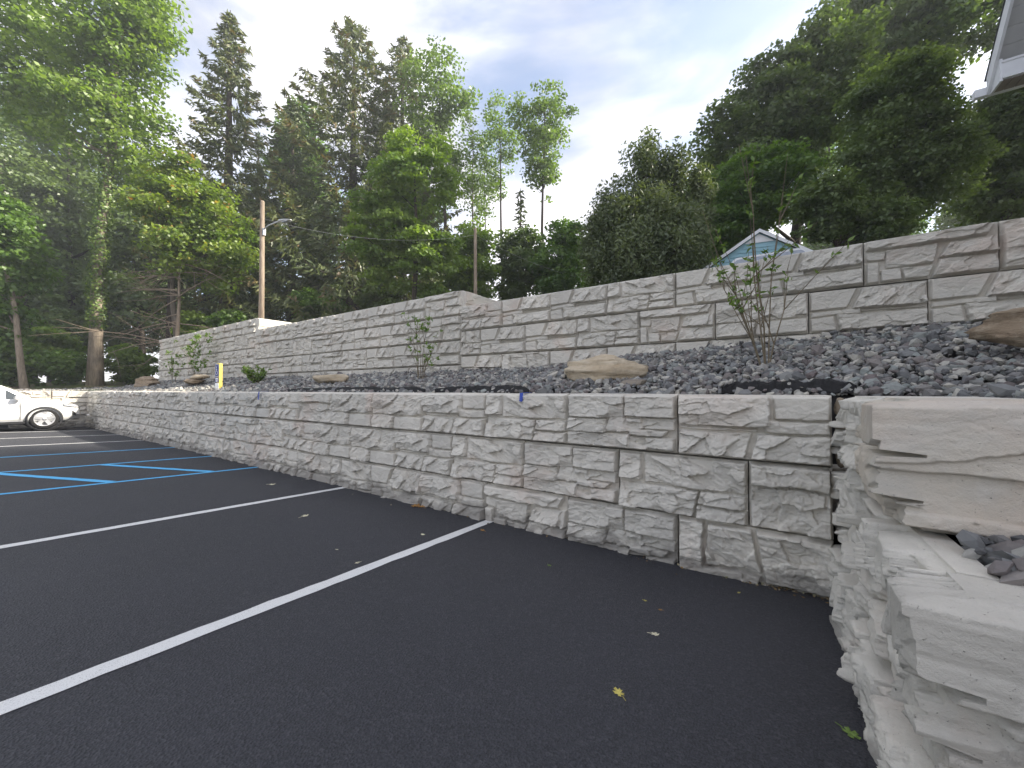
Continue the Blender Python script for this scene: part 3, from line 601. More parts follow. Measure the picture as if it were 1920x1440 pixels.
def spruce(name, label, px, D, top_y, R, m='needle', seed=1, bare=.14, dens=1.0, group=None, lean=0, dead=True, ls=1.0, H=None, at_xy=None):
    rs = np.random.RandomState(seed); base = at(px, 720, D) if at_xy is None else np.array([*at_xy, 0]); bz = float(terrain(base[0], base[1])); H = H or (at(px, top_y, D)[2] - bz)
    root = empty(name, (base[0], base[1], bz)); tag(root, label, 'tree', group); mb = MB(); tr = .018 * H
    tp = [(0, 0, -.5), (lean * .2, 0, H * .25), (lean * .5, 0, H * .6), (lean, 0, H)]; mb.tube(tp, [tr * 1.15, tr * .9, tr * .5, .02], 9)
    P = []; A = []; Nn = []; T = []; S = []
    z = H * bare; ph = 0
    while z < H * .985:
        f = (z - H * bare) / (H * (1 - bare)); L0 = R * ((1 - f) ** .70) * (.55 + .45 * min(1, f * 5 + .3)); nb = int(5 + 3 * rs.rand()); step = (.42 + .35 * (1 - f)) * (H / 24) ** .5
        for k in range(nb):
            a = ph + 6.283 * k / nb + rs.normal(0, .25); L = max(.25, L0 * rs.uniform(.62, 1.15)); dr = .34 * (1 - f) + .04; d = np.array([math.cos(a), math.sin(a), 0])
            s0 = np.array([lean * (z / H), 0, z + rs.normal(0, .1)])
            n = int(max(12 if dens > .2 else 3, L / .05 * dens)); t = np.sqrt(rs.uniform(.04, 1, n)); u = rs.uniform(-1, 1, n) * (.22 + .16 * L * (1 - t) ** .7); side = np.array([-d[1], d[0], 0])
            zc = -dr * L * np.sin(t * 2.4) * .8 + (t ** 3) * L * .16 + (1 - f) * 0
            p = s0 + d * (t * L)[:, None] + side * u[:, None] + np.array([0, 0, 1]) * zc[:, None]
            hang = rs.uniform(.15, .8, n) * (.35 + .65 * (1 - f)); ax = d * .55 + side * (np.sign(u) * .35)[:, None] + np.array([0, 0, -1]) * hang[:, None] + rs.randn(n, 3) * .25
            p = p + np.array([0, 0, -1]) * (hang * .16)[:, None]
            P.append(p); A.append(ax); Nn.append(rs.randn(n, 3) * .6 + np.array([0, 0, .6]) + d * .4); T.append(rs.uniform(.05, .6, n) + .35 * (t > .8) + .15 * rs.rand()); S.append(rs.uniform(.085, .16, n) * ls)
            if rs.rand() < .5: 
                tt = np.linspace(0, .85, 5); mb.tube([s0 + d * (q * L) + np.array([0, 0, -dr * L * math.sin(q * 2.4) * .8 + q ** 3 * L * .16]) for q in tt], [.045 * (L / R + .25), .035, .028, .02, .012], 5, False)
        ph += .9; z += step
    leaves('crown', np.concatenate(P), np.concatenate(S), np.concatenate(Nn), M[m], root, np.concatenate(T), 4.2, rs, np.concatenate(A))
    if dead:                                                        # bare lower branches
        for k in range(26):
            z = H * rs.uniform(.03, bare + .05); a = rs.uniform(0, 6.283); L = R * rs.uniform(.3, .8); d = np.array([math.cos(a), math.sin(a), 0])
            mb.tube([np.array([0, 0, z]) + d * L * q + np.array([0, 0, -.25 * L * q + .1 * L * q * q]) + rs.randn(3) * .04 for q in (0, .3, .65, 1)], [.035, .025, .016, .006], 4, False)
    mb.build('trunk', M['bark_dark'], root); return root

# -- left side
r1, tp1, rad1 = broad('ivy_clad_tree', 'tall leaning tree with ivy-clad trunk and bright crown at upper left', 178, 23, [(40, 340, -20, 330), (-90, 150, -90, 260), (120, 330, -120, 160)], 'leaf_bright', 'bark_tan', .34, 190, 95, 1.15, .19, 11, .45, .2, 2.2, 26)
rs = np.random.RandomState(3); k = 5200; f = rs.uniform(.12, .62, k) ** .9; ang = rs.uniform(0, 6.283, k); tpz = np.array(tp1); ff = np.linspace(0, 1, len(tpz))
cx = np.interp(f, ff, tpz[:, 0]); cy = np.interp(f, ff, tpz[:, 1]); cz = np.interp(f, ff, tpz[:, 2]); rr = np.interp(f, ff, rad1) + .03 + .20 * rs.rand(k) ** 2 * (.5 + fbm(f * 30, ang, 4)) 
P = np.column_stack([cx + rr * np.cos(ang), cy + rr * np.sin(ang), cz]); leaves('ivy', P, rs.uniform(.08, .15, k), np.column_stack([np.cos(ang), np.sin(ang), .4 + 0 * f]) + rs.randn(k, 3) * .4, M['ivy'], r1, rs.uniform(0, 1, k), 1.2, rs)
broad('woodland_tree', 'leafy tree with slim leaning trunk at the left edge beside the car', 48, 19.5, [(-70, 95, 400, 560), (-110, 70, 520, 650), (-130, 60, 330, 470)], 'leaf_mid', 'bark_tan', .15, 95, 90, .85, .17, 12, .4, .2, limbs=12)
broad('woodland_tree', 'dark broad tree filling the left edge behind the ivy-clad trunk', 60, 33, [(-160, 150, 220, 560), (-100, 180, 420, 660)], 'leaf_dark', 'bark_dark', .3, 130, 90, 1.5, .26, 13, .5)
broad('woodland_tree', 'dark woodland tree between the ivy-clad trunk and the pole', 268, 34, [(150, 330, 300, 520), (180, 360, 430, 640)], 'leaf_dark', 'bark_dark', .25, 90, 80, 1.3, .25, 14)
broad('maple_tree', 'yellow-green maple with ruddy leaf tips left of the street light pole', 338, 21, [(270, 470, 340, 520), (225, 400, 285, 430), (330, 485, 430, 540)], 'leaf_tip', 'bark', .17, 130, 95, .85, .16, 15, .4, .2, limbs=20)
spruce('spruce_tree', 'tall narrow spruce with ragged top left of centre', 424, 27, 8, 5.2, 'needle_light', 21, .16, 1.25)
spruce('spruce_tree', 'broad tall spruce behind the bright maple, left of two tops', 660, 29, 28, 9.6, 'needle_light', 22, .15, 1.15)
spruce('spruce_tree', 'spruce with the lower top just right of the broadest spruce', 752, 31, 60, 7.0, 'needle_light', 23, .15, 1.0)
spruce('spruce_tree', 'dark spruce standing close behind the street light pole', 545, 32, 185, 6.0, 'needle', 24, .14, 1.1)
spruce('spruce_tree', 'dark spruce rising behind the ruddy-tipped maple', 258, 36, 230, 4.2, 'needle', 25, .15, .9)
spruce('spruce_tree', 'dead-limbed spruce trunk inside the ruddy-tipped maple', 318, 24.5, 300, 2.2, 'needle', 26, .45, .5)
broad('woodland_tree', 'green leafy tree top between the two tallest spruces', 545, 38, [(515, 610, 185, 420)], 'leaf_mid', 'bark_dark', .25, 70, 90, 1.2, .26, 16)
for i, (px, D, ty, lab) in enumerate(((480, 41, 240, 'far dark spruce glimpsed right of the street light pole base'), (600, 44, 260, 'far dark spruce between the leafy top and the broad spruce'), (700, 40, 300, 'far dark spruce low behind the bright maple'), (140, 42, 260, 'far dark spruce at left behind the ivy-clad trunk'), (385, 38, 330, 'far spruce low behind the ruddy-tipped maple'))):
    spruce('spruce_tree', lab, px, D, ty, 4.6, 'needle', 40 + i, .12, .7)
# dead branches in front of the maple
dr = empty('dead_tree', at(330, 720, 20.2)); dr.location.z = float(terrain(dr.location.x, dr.location.y)); tag(dr, 'bare dead tree with pale tangled branches left of the ruddy maple', 'tree')
mb = MB(); rs = np.random.RandomState(6); mb.tube([(0, 0, -.3), (.05, 0, 2.2), (-.05, .1, 4.5), (.1, 0, 7.6)], [.12, .10, .07, .02], 7)
for k in range(34):
    z = rs.uniform(2.0, 6.8); s_ = -1 if rs.rand() < .78 else 1; d = RT * s_ + FW0 * rs.normal(0, .6); d = d / np.linalg.norm(d); L = rs.uniform(1.4, 3.8); rise = rs.normal(.05, .22)
    pts = [np.array([0, 0, z]) + d * L * q + np.array([0, 0, rise * L * q - .22 * L * q * q]) + rs.randn(3) * .05 * q for q in (0, .25, .5, .75, 1)]; mb.tube(pts, [.035, .028, .02, .013, .005], 5, False)
    for j in range(3):
        q0 = pts[rs.randint(1, 4)]; e = d + rs.randn(3) * .6; mb.tube([q0, q0 + e * .4, q0 + e * .9 + rs.randn(3) * .08], [.012, .009, .004], 4, False)
mb.build('trunk', M['deadwood'], dr)
# -- centre
broad('maple_tree', 'bright sunlit maple with layered leaves at centre left', 775, 20.5, [(700, 855, 245, 420), (655, 800, 350, 540), (740, 865, 400, 560)], 'leaf_bright', 'bark_dark', .17, 125, 105, .80, .155, 17, .30, .35, 2.4, limbs=14)
broad('woodland_tree', 'tall grey-green tree directly right of the spruces', 838, 29, [(755, 890, 95, 290), (770, 880, 250, 420)], 'leaf_grey', 'bark_dark', .2, 95, 62, .95, .18, 18, .45, .2, 2.0, 18)
broad('woodland_tree', 'slender rust-tinged tree with thin crown right of the tall grey-green tree', 889, 32, [(862, 912, 195, 420)], 'leaf_grey', 'bark', .12, 34, 34, .75, .17, 19, .5, limbs=16)
broad('woodland_tree', 'slender tree with thin crown in the middle of the sky gap', 945, 33, [(895, 978, 188, 330), (905, 960, 300, 380)], 'leaf_grey', 'bark_dark', .16, 48, 42, .8, .17, 20, .5, limbs=16)
broad('woodland_tree', 'slim forked tree just left of the sky gap', 918, 36, [(880, 935, 260, 420)], 'leaf_grey', 'bark_dark', .11, 28, 32, .75, .18, 27, .5, limbs=14)
broad('woodland_tree', 'tall tree with fan-shaped light crown right of the sky gap', 1018, 29, [(960, 1082, 155, 300), (978, 1060, 260, 370)], 'leaf_grey', 'bark_dark', .17, 80, 55, .72, .165, 28, .45, .1, 2.0, 20)
spruce('dead_spruce', 'small bare dead conifer in the sky gap', 976, 30, 350, 1.3, 'needle', 29, .3, .12, dead=True)
broad('woodland_tree', 'low leafy tree behind the second utility pole', 900, 25, [(835, 935, 420, 570)], 'leaf_bright', 'bark_dark', .10, 70, 90, .8, .17, 30)
broad('woodland_tree', 'low dark tree beneath the small dead conifer', 985, 27, [(925, 1035, 430, 580)], 'leaf_dark', 'bark_dark', .12, 75, 90, .8, .18, 31)
broad('woodland_tree', 'low green tree under the fan-shaped crown', 1050, 25, [(1000, 1100, 400, 590)], 'leaf_mid', 'bark_dark', .12, 75, 90, .8, .18, 32)
# -- right
er = broad('evergreen_tree', 'dense feathery grey-green evergreen behind the middle of the upper wall', 1205, 13.5, [(1085, 1330, 360, 600), (1165, 1255, 250, 460), (1125, 1180, 320, 480), (1095, 1150, 390, 520), (1240, 1290, 265, 450), (1285, 1335, 300, 480), (1200, 1230, 238, 330)], 'ever', 'bark_dark', .16, 420, 105, .36, .058, 33, 1.5, .0, 2.4, 14, elong=2.8, up=.25)
broad('maple_tree', 'great dark maple with domed crown under the bright sky at right', 1480, 20, [(1275, 1470, 215, 470), (1360, 1560, 90, 360), (1460, 1640, 15, 300)], 'leaf_dark', 'bark_dark', .32, 300, 115, .85, .15, 34, .42, .3, 2.2, 26)
broad('maple_tree', 'highest dark maple at the upper right behind the roof eave', 1660, 24, [(1540, 1800, -160, 160), (1560, 1760, -330, -60), (1690, 1960, -260, 120)], 'leaf_dark', 'bark_dark', .38, 260, 110, 1.25, .21, 35, .42, .3, 2.2, 20)
broad('woodland_tree', 'rounded olive-green tree in front of the great maples at right', 1700, 14, [(1575, 1790, 100, 300), (1610, 1840, 200, 400), (1560, 1700, 240, 400)], 'leaf_olive', 'bark_dark', .2, 300, 120, .55, .095, 36, .5, .15, 2.2, 22)
broad('maple_tree', 'dark maple filling the right edge below the roof eave', 1870, 16, [(1790, 2010, 150, 330), (1800, 2000, 270, 420)], 'leaf_dark', 'bark_dark', .26, 190, 115, .65, .12, 37, .4, .3)
broad('woodland_tree', 'mid green tree right of the evergreen and above the blue gable', 1420, 16.5, [(1330, 1520, 280, 440), (1290, 1420, 350, 480)], 'leaf_mid', 'bark_dark', .16, 190, 110, .55, .105, 38, .45, .2)
broad('woodland_tree', 'low leafy tree right of the blue gable above the wall', 1600, 13, [(1490, 1620, 330, 450), (1570, 1720, 370, 470)], 'leaf_dark', 'bark_dark', .11, 150, 100, .42, .09, 39, .45, .2)
broad('maple_tree', 'tall maple beyond the right edge of the picture', 2150, 18, [(1990, 2320, -150, 350), (2050, 2300, -420, 0)], 'leaf_dark', 'bark_dark', .36, 170, 90, 1.3, .22, 55, .45, .2)
broad('woodland_tree', 'distant dark tree between the evergreen and the great maple', 1350, 30, [(1250, 1420, 300, 520)], 'leaf_dark', 'bark_dark', .2, 70, 90, 1.2, .24, 56)
for i, (x_, y_, h_, r_, lab) in enumerate(((10.5, 13.5, 21, 4.6, 'tall maple out of frame at right, added to shade the lot, nearest the house'), (16, 20, 25, 5.2, 'tall maple out of frame at far right, added to shade the lot'), (7.8, 8.6, 15.5, 2.6, 'smaller maple out of frame behind the pale house, added to shade the lot'))):  # unseen maples added to throw shade on the near bays
    q = np.array([x_, y_, 0]) - CAM; zc = q @ FW0; xp = 960 + FPX * (q @ RT) / zc; k_ = FPX / zc; cosp = 1 / math.hypot(1, (xp - 960) / FPX); yt = 731 - (h_ + 3 - CAM[2]) * k_
    broad('maple_tree', lab, xp, zc, [(xp - r_ * k_ / cosp, xp + r_ * k_ / cosp, yt, yt + 2.2 * r_ * k_), (xp - .8 * r_ * k_ / cosp, xp + .8 * r_ * k_ / cosp, yt + 1.3 * r_ * k_, yt + 3.2 * r_ * k_)], 'leaf_dark', 'bark_dark', .34, 120, 70, 1.5, .30, 80 + i)
fa_, *_ = broad('woodland_tree', 'far woodland tree beyond the left picture edge', -60, 44, [(-150, 40, 300, 520), (-160, 40, 440, 690)], 'leaf_dark', 'bark_dark', .3, 110, 90, 1.6, .28, 91, .5)
fb_, *_ = broad('woodland_tree', 'far woodland tree seen left of the ivy-clad trunk', 95, 46, [(20, 170, 290, 520), (0, 190, 420, 690)], 'leaf_mid', 'bark_dark', .3, 110, 90, 1.6, .28, 92, .5)
for i, (px, D, sc_, lab) in enumerate(((225, 44, .95, 'far woodland tree between the ivy-clad trunk and the ruddy maple'), (400, 46, .9, 'far woodland tree under the narrow spruce'), (475, 40, .8, 'far woodland tree left of the street light arm'), (590, 46, .9, 'far woodland tree below the leafy top between spruces'), (680, 42, .8, 'far woodland tree under the broad spruce'), (800, 46, .8, 'far woodland tree behind the bright maple'),
    (320, 50, 1.0, 'far woodland tree directly behind the ruddy maple'), (1105, 40, .5, 'far low tree left of the evergreen'), (1300, 40, .72, 'far tree right of the evergreen'), (1560, 36, .9, 'far tree behind the great maple'), (1800, 34, .8, 'far tree behind the right edge maple'), (1690, 30, .5, 'far low tree behind the olive-green tree'), (1930, 30, .6, 'far low tree at the right edge of the wood'), (25, 40, 1.25, 'far tall tree behind the lower crown of the ivy-clad tree'), (130, 38, 1.1, 'far tall tree just right of the ivy-clad trunk base'))):
    copy_tree((fa_, fb_)[i % 2], px, D, sc_, i * 1.3, lab)
# -- undergrowth
for i, (px, D, bx, m_, lab) in enumerate(((430, 23, (405, 455, 585, 625), 'leaf_mid', 'low bush peeping over the upper wall left of the pole'), (600, 27, (540, 660, 540, 610), 'leaf_mid', 'shaded bush behind the wall right of the street light'), (720, 25, (670, 770, 530, 600), 'leaf_dark', 'dark bush behind the wall under the bright maple'), (70, 24, (10, 150, 600, 700), 'leaf_bright', 'sunny undergrowth left of the ivy-clad trunk base'), (240, 25.5, (195, 300, 648, 712), 'leaf_bright', 'sunlit undergrowth beside the left end of the upper wall'), (125, 23, (60, 185, 655, 722), 'leaf_mid', 'leafy undergrowth left of the ivy-clad trunk'), (20, 22, (-50, 80, 640, 735), 'leaf_mid', 'low ferny undergrowth behind the white car'), (120, 29, (60, 200, 560, 690), 'leaf_dark', 'dark shrub in the shade behind the ivy-clad trunk'), (365, 24, (335, 400, 590, 640), 'leaf_bright', 'small bright sapling above the left part of the upper wall'))):
    broad('undergrowth_bush', lab, px, D, [bx], m_, 'bark_dark', .03, 46, 90, .55, .15, 60 + i, .5, .1, cat='bush', limbs=8)

# ------------------------------------------------------------------ young shrubs in the bed
def shrub(name, label, xy, H, spread, nst, nleaf, seed, ls=.035, m='twigleaf', bushy=False):
    rs = np.random.RandomState(seed); b = (xy[0], xy[1], float(bed_z(np.array(xy[0]), np.array(xy[1]))) - .02); root = empty(name, b); tag(root, label, 'shrub'); mb = MB(); P = []; A = []; T = []
    for k in range(nst):
        a = rs.uniform(0, 6.283); sp = spread * rs.uniform(.15, 1); h = H * rs.uniform(.5, 1); d = np.array([math.cos(a), math.sin(a), 0]); o = d * .04
        pts = [o + d * sp * q ** 1.1 + np.array([0, 0, h * q]) + rs.randn(3) * .02 * H * q for q in (0, .2, .45, .7, 1)]; r0 = .006 + .003 * rs.rand(); mb.tube(pts, [r0, r0 * .85, r0 * .65, r0 * .4, .002], 6, False)
        pa = np.array(pts); br = [(pa, 1.0)]
        for j in range(3):
            q0 = pa[rs.randint(1, 4)]; e = d * rs.uniform(-.5, .9) + np.array([-d[1], d[0], 0]) * rs.normal(0, .6) + np.array([0, 0, 1.1]); e = e / np.linalg.norm(e) * H * rs.uniform(.15, .35); q = [q0, q0 + e * .5 + rs.randn(3) * .015, q0 + e]; mb.tube(q, [.006, .004, .0015], 5, False); br.append((np.array(q), .8))
        for pb, w in br:
            ncl = rs.randint(2, 5)
            for c in range(ncl):
                t = rs.uniform(.45, 1) if not bushy else rs.uniform(.1, 1); i0 = min(int(t * (len(pb) - 1)), len(pb) - 2); f = t * (len(pb) - 1) - i0; c0 = pb[i0] * (1 - f) + pb[i0 + 1] * f
                kk = max(3, int(nleaf * rs.uniform(.4, 1.4))); dirs = rs.randn(kk, 3) * .8 + np.array([0, 0, .5]); dirs /= np.linalg.norm(dirs, axis=1, keepdims=True); P.append(c0 + dirs * ls * 1.0 + rs.randn(kk, 3) * .012); A.append(dirs); T.append(rs.uniform(.1, .95, kk))
    mb.build('stems', M['stem'], root); P = np.concatenate(P); A = np.concatenate(A)
    leaves('foliage', P, ls * rs.uniform(.7, 1.3, len(P)), rs.randn(len(P), 3) + np.array([0, 0, .6]), M[m], root, np.concatenate(T), 2.4, rs, A)
shrub('young_shrub', 'tall sparse shrub with bare arching stems at right of the gravel bed', (-.42, 1.28), 2.45, .72, 7, 5, 71, .028)
shrub('young_shrub', 'thin upright shrub in the middle of the gravel bed', (-5.75, 1.5), 1.45, .45, 6, 3, 72, .036)
shrub('young_shrub', 'small round bright shrub right of the accessible parking post', (-12.2, 1.45), .58, .38, 15, 6, 73, .034, bushy=True)
shrub('young_shrub', 'thin pale shrub against the left part of the upper wall', (-17.6, 1.7), 2.0, .3, 7, 4, 74, .06)
shrub('young_shrub', 'faint wispy shrub nearest the left end of the upper wall', (-19.6, 1.6), 1.4, .3, 5, 3, 75, .05)

# ------------------------------------------------------------------ utility poles, street light, wire
def pole(label, px, D, top_y, r):
    p = at(px, top_y, D); bz = float(terrain(p[0], p[1])); o = empty('utility_pole', (p[0], p[1], bz)); tag(o, label, 'pole'); H = p[2] - bz
    MB().tube([(0, 0, -.6), (.02, 0, H * .5), (.0, 0, H - .05), (0, 0, H)], [r * 1.15, r, r * .82, r * .7], 14).build('shaft', M['pole'], o); return o, H
p1, H1 = pole('wooden pole carrying a street light above the upper wall', 492, 16.5, 377, .10)
p2, H2 = pole('second wooden pole farther back, centre left', 891, 20, 428, .09)
hz = at(500, 427, 16.5)[2] - p1.location.z; wz1 = at(500, 411, 16.5)[2] - p1.location.z
sl_ = empty('street_light', (p1.location.x, p1.location.y, p1.location.z + hz)); tag(sl_, 'grey cobra-head street light on an arm bracketed to the left pole', 'street light')
d = (RT * .93 + FW0 * -.36); d /= np.linalg.norm(d)
MB().tube([d * .10 + np.array([0, 0, -.28]), d * .18 + np.array([0, 0, -.05]), d * .38 + np.array([0, 0, .03]), d * 1.05 + np.array([0, 0, .12])], .026, 8).build('arm', M['metal'], sl_)
MB().box(d * .12 + np.array([0, 0, -.2]), (.08, .1, .3), rz=math.atan2(d[1], d[0])).build('bracket', M['metal'], sl_)
hd = MB(); rz = math.atan2(d[1], d[0])
pr = [(1.00, .05, .05), (1.10, .09, .07), (1.35, .12, .06), (1.62, .11, .035), (1.72, .05, .02)]
Vh = []; sdv = np.array([-d[1], d[0], 0])
for q, w, h in pr:
    c = d * q + np.array([0, 0, .12 - (q - 1.0) * .10])
    for a in range(10): Vh.append(c + sdv * w * math.cos(a * .6283) + np.array([0, 0, 1]) * h * math.sin(a * .6283))
hd.add(Vh, [(i * 10 + k, i * 10 + (k + 1) % 10, (i + 1) * 10 + (k + 1) % 10, (i + 1) * 10 + k) for i in range(4) for k in range(10)] + [tuple(range(9, -1, -1)), tuple(range(40, 50))], True); hd.build('lamp_head', M['metal'], sl_)
MB().box(d * 1.42 + np.array([0, 0, .025]), (.34, .16, .03), rz=rz).build('lens', M['lens'], sl_)
a_ = np.array(p1.location) + np.array([0, 0, wz1]) + RT * .13; b_ = np.array(p2.location) + np.array([0, 0, H2 - .35])
pts = [a_ * (1 - t) + b_ * t + np.array([0, 0, -1.0 * 4 * t * (1 - t) * .55]) for t in np.linspace(0, 1, 16)]
tag(MB().tube(pts, .006, 5).build('overhead_wire', M['wire']), 'overhead wire strung between the two wooden poles', 'wire')
c_ = at(1085, 520, 24); pts = [b_ * (1 - t) + c_ * t + np.array([0, 0, -.25 * 4 * t * (1 - t)]) for t in np.linspace(0, 1, 12)]; pts.append(at(1200, 580, 27))
tag(MB().tube(pts, .006, 5).build('overhead_wire', M['wire']), 'overhead wire falling away right from the second pole', 'wire')

# ------------------------------------------------------------------ accessible parking post
sg = empty('sign_post', (-12.62, .72, 1.33)); sg.scale = (.6, .6, .86); tag(sg, 'short yellow post with blue accessible parking sign behind the wall top', 'sign'); f = math.radians(14); 
MB().box((0, 0, .43), (.15, .15, .92), rz=f, bev=.012).build('post', M['yellow'], sg)
def P2(u, v, off=.0): return Vector((0, 0, .0)) + Matrix.Rotation(f, 3, 'Z') @ Vector((u, -.078 - off, v))
def plate(name, u0, u1, v0, v1, m, parent, off=.012):
    return MB().add([P2(u0, v0, 0), P2(u1, v0, 0), P2(u1, v1, 0), P2(u0, v1, 0), P2(u0, v0, off), P2(u1, v0, off), P2(u1, v1, off), P2(u0, v1, off)], [(4, 5, 6, 7), (3, 2, 1, 0), (0, 1, 5, 4), (1, 2, 6, 5), (2, 3, 7, 6), (3, 0, 4, 7)]).build(name, m, parent)
pl = plate('sign_plate', -.17, .06, .47, .86, M['sign_blue'], sg, .014)
plate('van_plate', -.17, .06, .30, .45, M['sign_blue'], sg); plate('van_plate_text', -.14, .03, .385, .43, M['sign_white'], sg, .015); plate('van_plate_text', -.12, .01, .32, .36, M['sign_white'], sg, .015)
plate('penalty_plate', -.17, .06, .09, .28, M['sign_white'], sg)
def stroke(pts, w, parent, name='wheelchair_symbol'):
    mb = MB()
    for (a, b), (c, e) in zip(pts[:-1], pts[1:]):
        L = math.hypot(c - a, e - b); nx, ny = -(e - b) / L * w / 2, (c - a) / L * w / 2; q = [P2(a + nx, b + ny, .017), P2(a - nx, b - ny, .017), P2(c - nx, e - ny, .017), P2(c + nx, e + ny, .017)]
        r_ = [P2(a + nx, b + ny, .0145), P2(a - nx, b - ny, .0145), P2(c - nx, e - ny, .0145), P2(c + nx, e + ny, .0145)]; mb.add(q + r_, [(0, 1, 2, 3), (7, 6, 5, 4), (0, 4, 5, 1), (1, 5, 6, 2), (2, 6, 7, 3), (3, 7, 4, 0)])
    mb.build(name, M['sign_white'], parent)
cx_, cy_ = -.065, .60
stroke([(cx_ + .062 * math.cos(a), cy_ + .062 * math.sin(a)) for a in np.linspace(2.2, 6.0, 16)], .014, pl)
stroke([(cx_ - .018, .735), (cx_ - .010, .64), (cx_ + .040, .64), (cx_ + .062, .565), (cx_ + .078, .57)], .016, pl); stroke([(cx_ - .014, .69), (cx_ + .035, .69)], .013, pl)
stroke([(cx_ - .020 + .013 * math.cos(a), .768 + .013 * math.sin(a)) for a in np.linspace(0, 6.29, 9)], .020, pl)
stroke([(-.16, .485), (.05, .485), (.05, .845), (-.16, .845), (-.16, .485)], .008, pl, 'sign_border')

# ------------------------------------------------------------------ tape, fallen leaves
def tape(x, label, h):
    mb = MB(); 
    for z0, z1, y0, y1 in ((1.352, 1.354, .10, -.055), ): mb.add([(x, y0, 1.356), (x + .042, y0, 1.356), (x + .044, y1 - .02, 1.352), (x + .002, y1 - .02, 1.352), (x + .004, y1 - .035, 1.352 - h), (x + .040, y1 - .03, 1.352 - h - .006)], [(0, 1, 2, 3), (3, 2, 5, 4)])
    o = mb.build('blue_tape', M['tape']); md = o.modifiers.new('thickness', 'SOLIDIFY'); md.thickness = .002; tag(o, label, 'tape', 'blue tape markers on the wall')
tape(-2.55, 'blue tape strip hanging on the wall top near the tan boulder', .085); tape(-8.45, 'blue tape strip on the wall top above the blue bay lines', .15)
def fallen(px, py, size, m, label, seed, curl=.35):
    rs = np.random.RandomState(seed); p = on_lot(px, py); n = 20; V = [(0, 0, .25 * curl)]
    for k in range(n):
        a = 6.283 * k / n; r = (.55 + .45 * abs(math.cos(2.5 * a)) ** .7) * (1 if k % 2 else .78) * rs.uniform(.85, 1.1); x, y = r * math.cos(a), r * math.sin(a) * .8
        V.append((x, y, curl * (x * x * .5 + .35 * abs(y)) * rs.uniform(.6, 1.3) + .03))
    V = np.array(V) * size / 2; mb = MB().add(V, [(0, 1 + k, 1 + (k + 1) % n) for k in range(n)])
    mb.tube([(-.4 * size, 0, .05 * size), (-.75 * size, .05 * size, .02 * size)], .012 * size + .0008, 4)
    o = mb.build('fallen_leaf', M[m], None, (p[0], p[1], lot_z(p[0], p[1]) + .002)); o.rotation_euler = (0, 0, rs.uniform(0, 6.28)); tag(o, label, 'leaf', 'leaves lying on the asphalt')
for i, (px, py, s_, m_, lab) in enumerate(((779, 950, .15, 'leaf_brown', 'curled brown leaf on the asphalt between the two nearest white lines'), (790, 951, .12, 'leaf_brown', 'smaller brown leaf touching the curled brown leaf'), (905, 995, .07, 'leaf_brown', 'orange-brown leaf just right of the nearest white line end'),
    (793, 1003, .06, 'leaf_pale', 'small pale green leaf left of the nearest white line'), (572, 968, .10, 'leaf_pale', 'pale leaf beside the second white line'), (1030, 1061, .045, 'leaf_green', 'small green leaf on open asphalt near the wall'), (1228, 1190, .055, 'leaf_pale', 'white-backed leaf on the asphalt toward the right'),
    (1160, 1300, .065, 'leaf_yellow', 'yellow-green leaf on the near asphalt, closest to the camera'), (1210, 1127, .03, 'leaf_yellow', 'tiny yellow leaf left of another tiny leaf below the wall'), (1238, 1144, .03, 'leaf_brown', 'tiny tan leaf right of another tiny leaf below the wall'), (670, 1056, .05, 'leaf_pale', 'tiny pale leaf left of the nearest white line midpoint'),
    (511, 909, .13, 'leaf_pale', 'pale leaf near the wall end of the blue bay line'), (1596, 1377, .075, 'leaf_green', 'bright green leaf against the foot of the return wall'), (1555, 1112, .07, 'leaf_yellow', 'yellow leaf wedged in the corner where the walls meet'), (1520, 1106, .06, 'leaf_brown', 'brown leaf against the wall foot near the corner'), (1385, 1112, .03, 'leaf_yellow', 'small yellow scrap in front of the wall near the corner'), (632, 1031, .03, 'leaf_pale', 'pale speck of leaf beyond the nearest white line'))):
    fallen(px, py, s_, m_, lab, 90 + i, .5 if 'curled' in lab else .3)

rs = np.random.RandomState(17); k = 420; x = np.where(rs.rand(k) < .45, -rs.exponential(.7, k), rs.uniform(-14, 0, k)).clip(-20, -.02); y = -.015 - rs.exponential(.05, k)
P = np.column_stack([x, y, lot_z(x, y) + .004 + .004 * rs.rand(k)]); lt = leaves('leaf_litter', P, rs.uniform(.006, .022, k), rs.randn(k, 3) * .35 + np.array([0, 0, 1]), tinted('litter_bits', [(0, (.10, .07, .04)), (.4, (.28, .18, .07)), (.7, (.36, .32, .22)), (1, (.16, .17, .07))]), None, rs.rand(k), 1.6, rs)
tag(lt, 'dry leaf crumbs and grit gathered along the foot of the lower wall', 'leaf litter', kind='stuff')
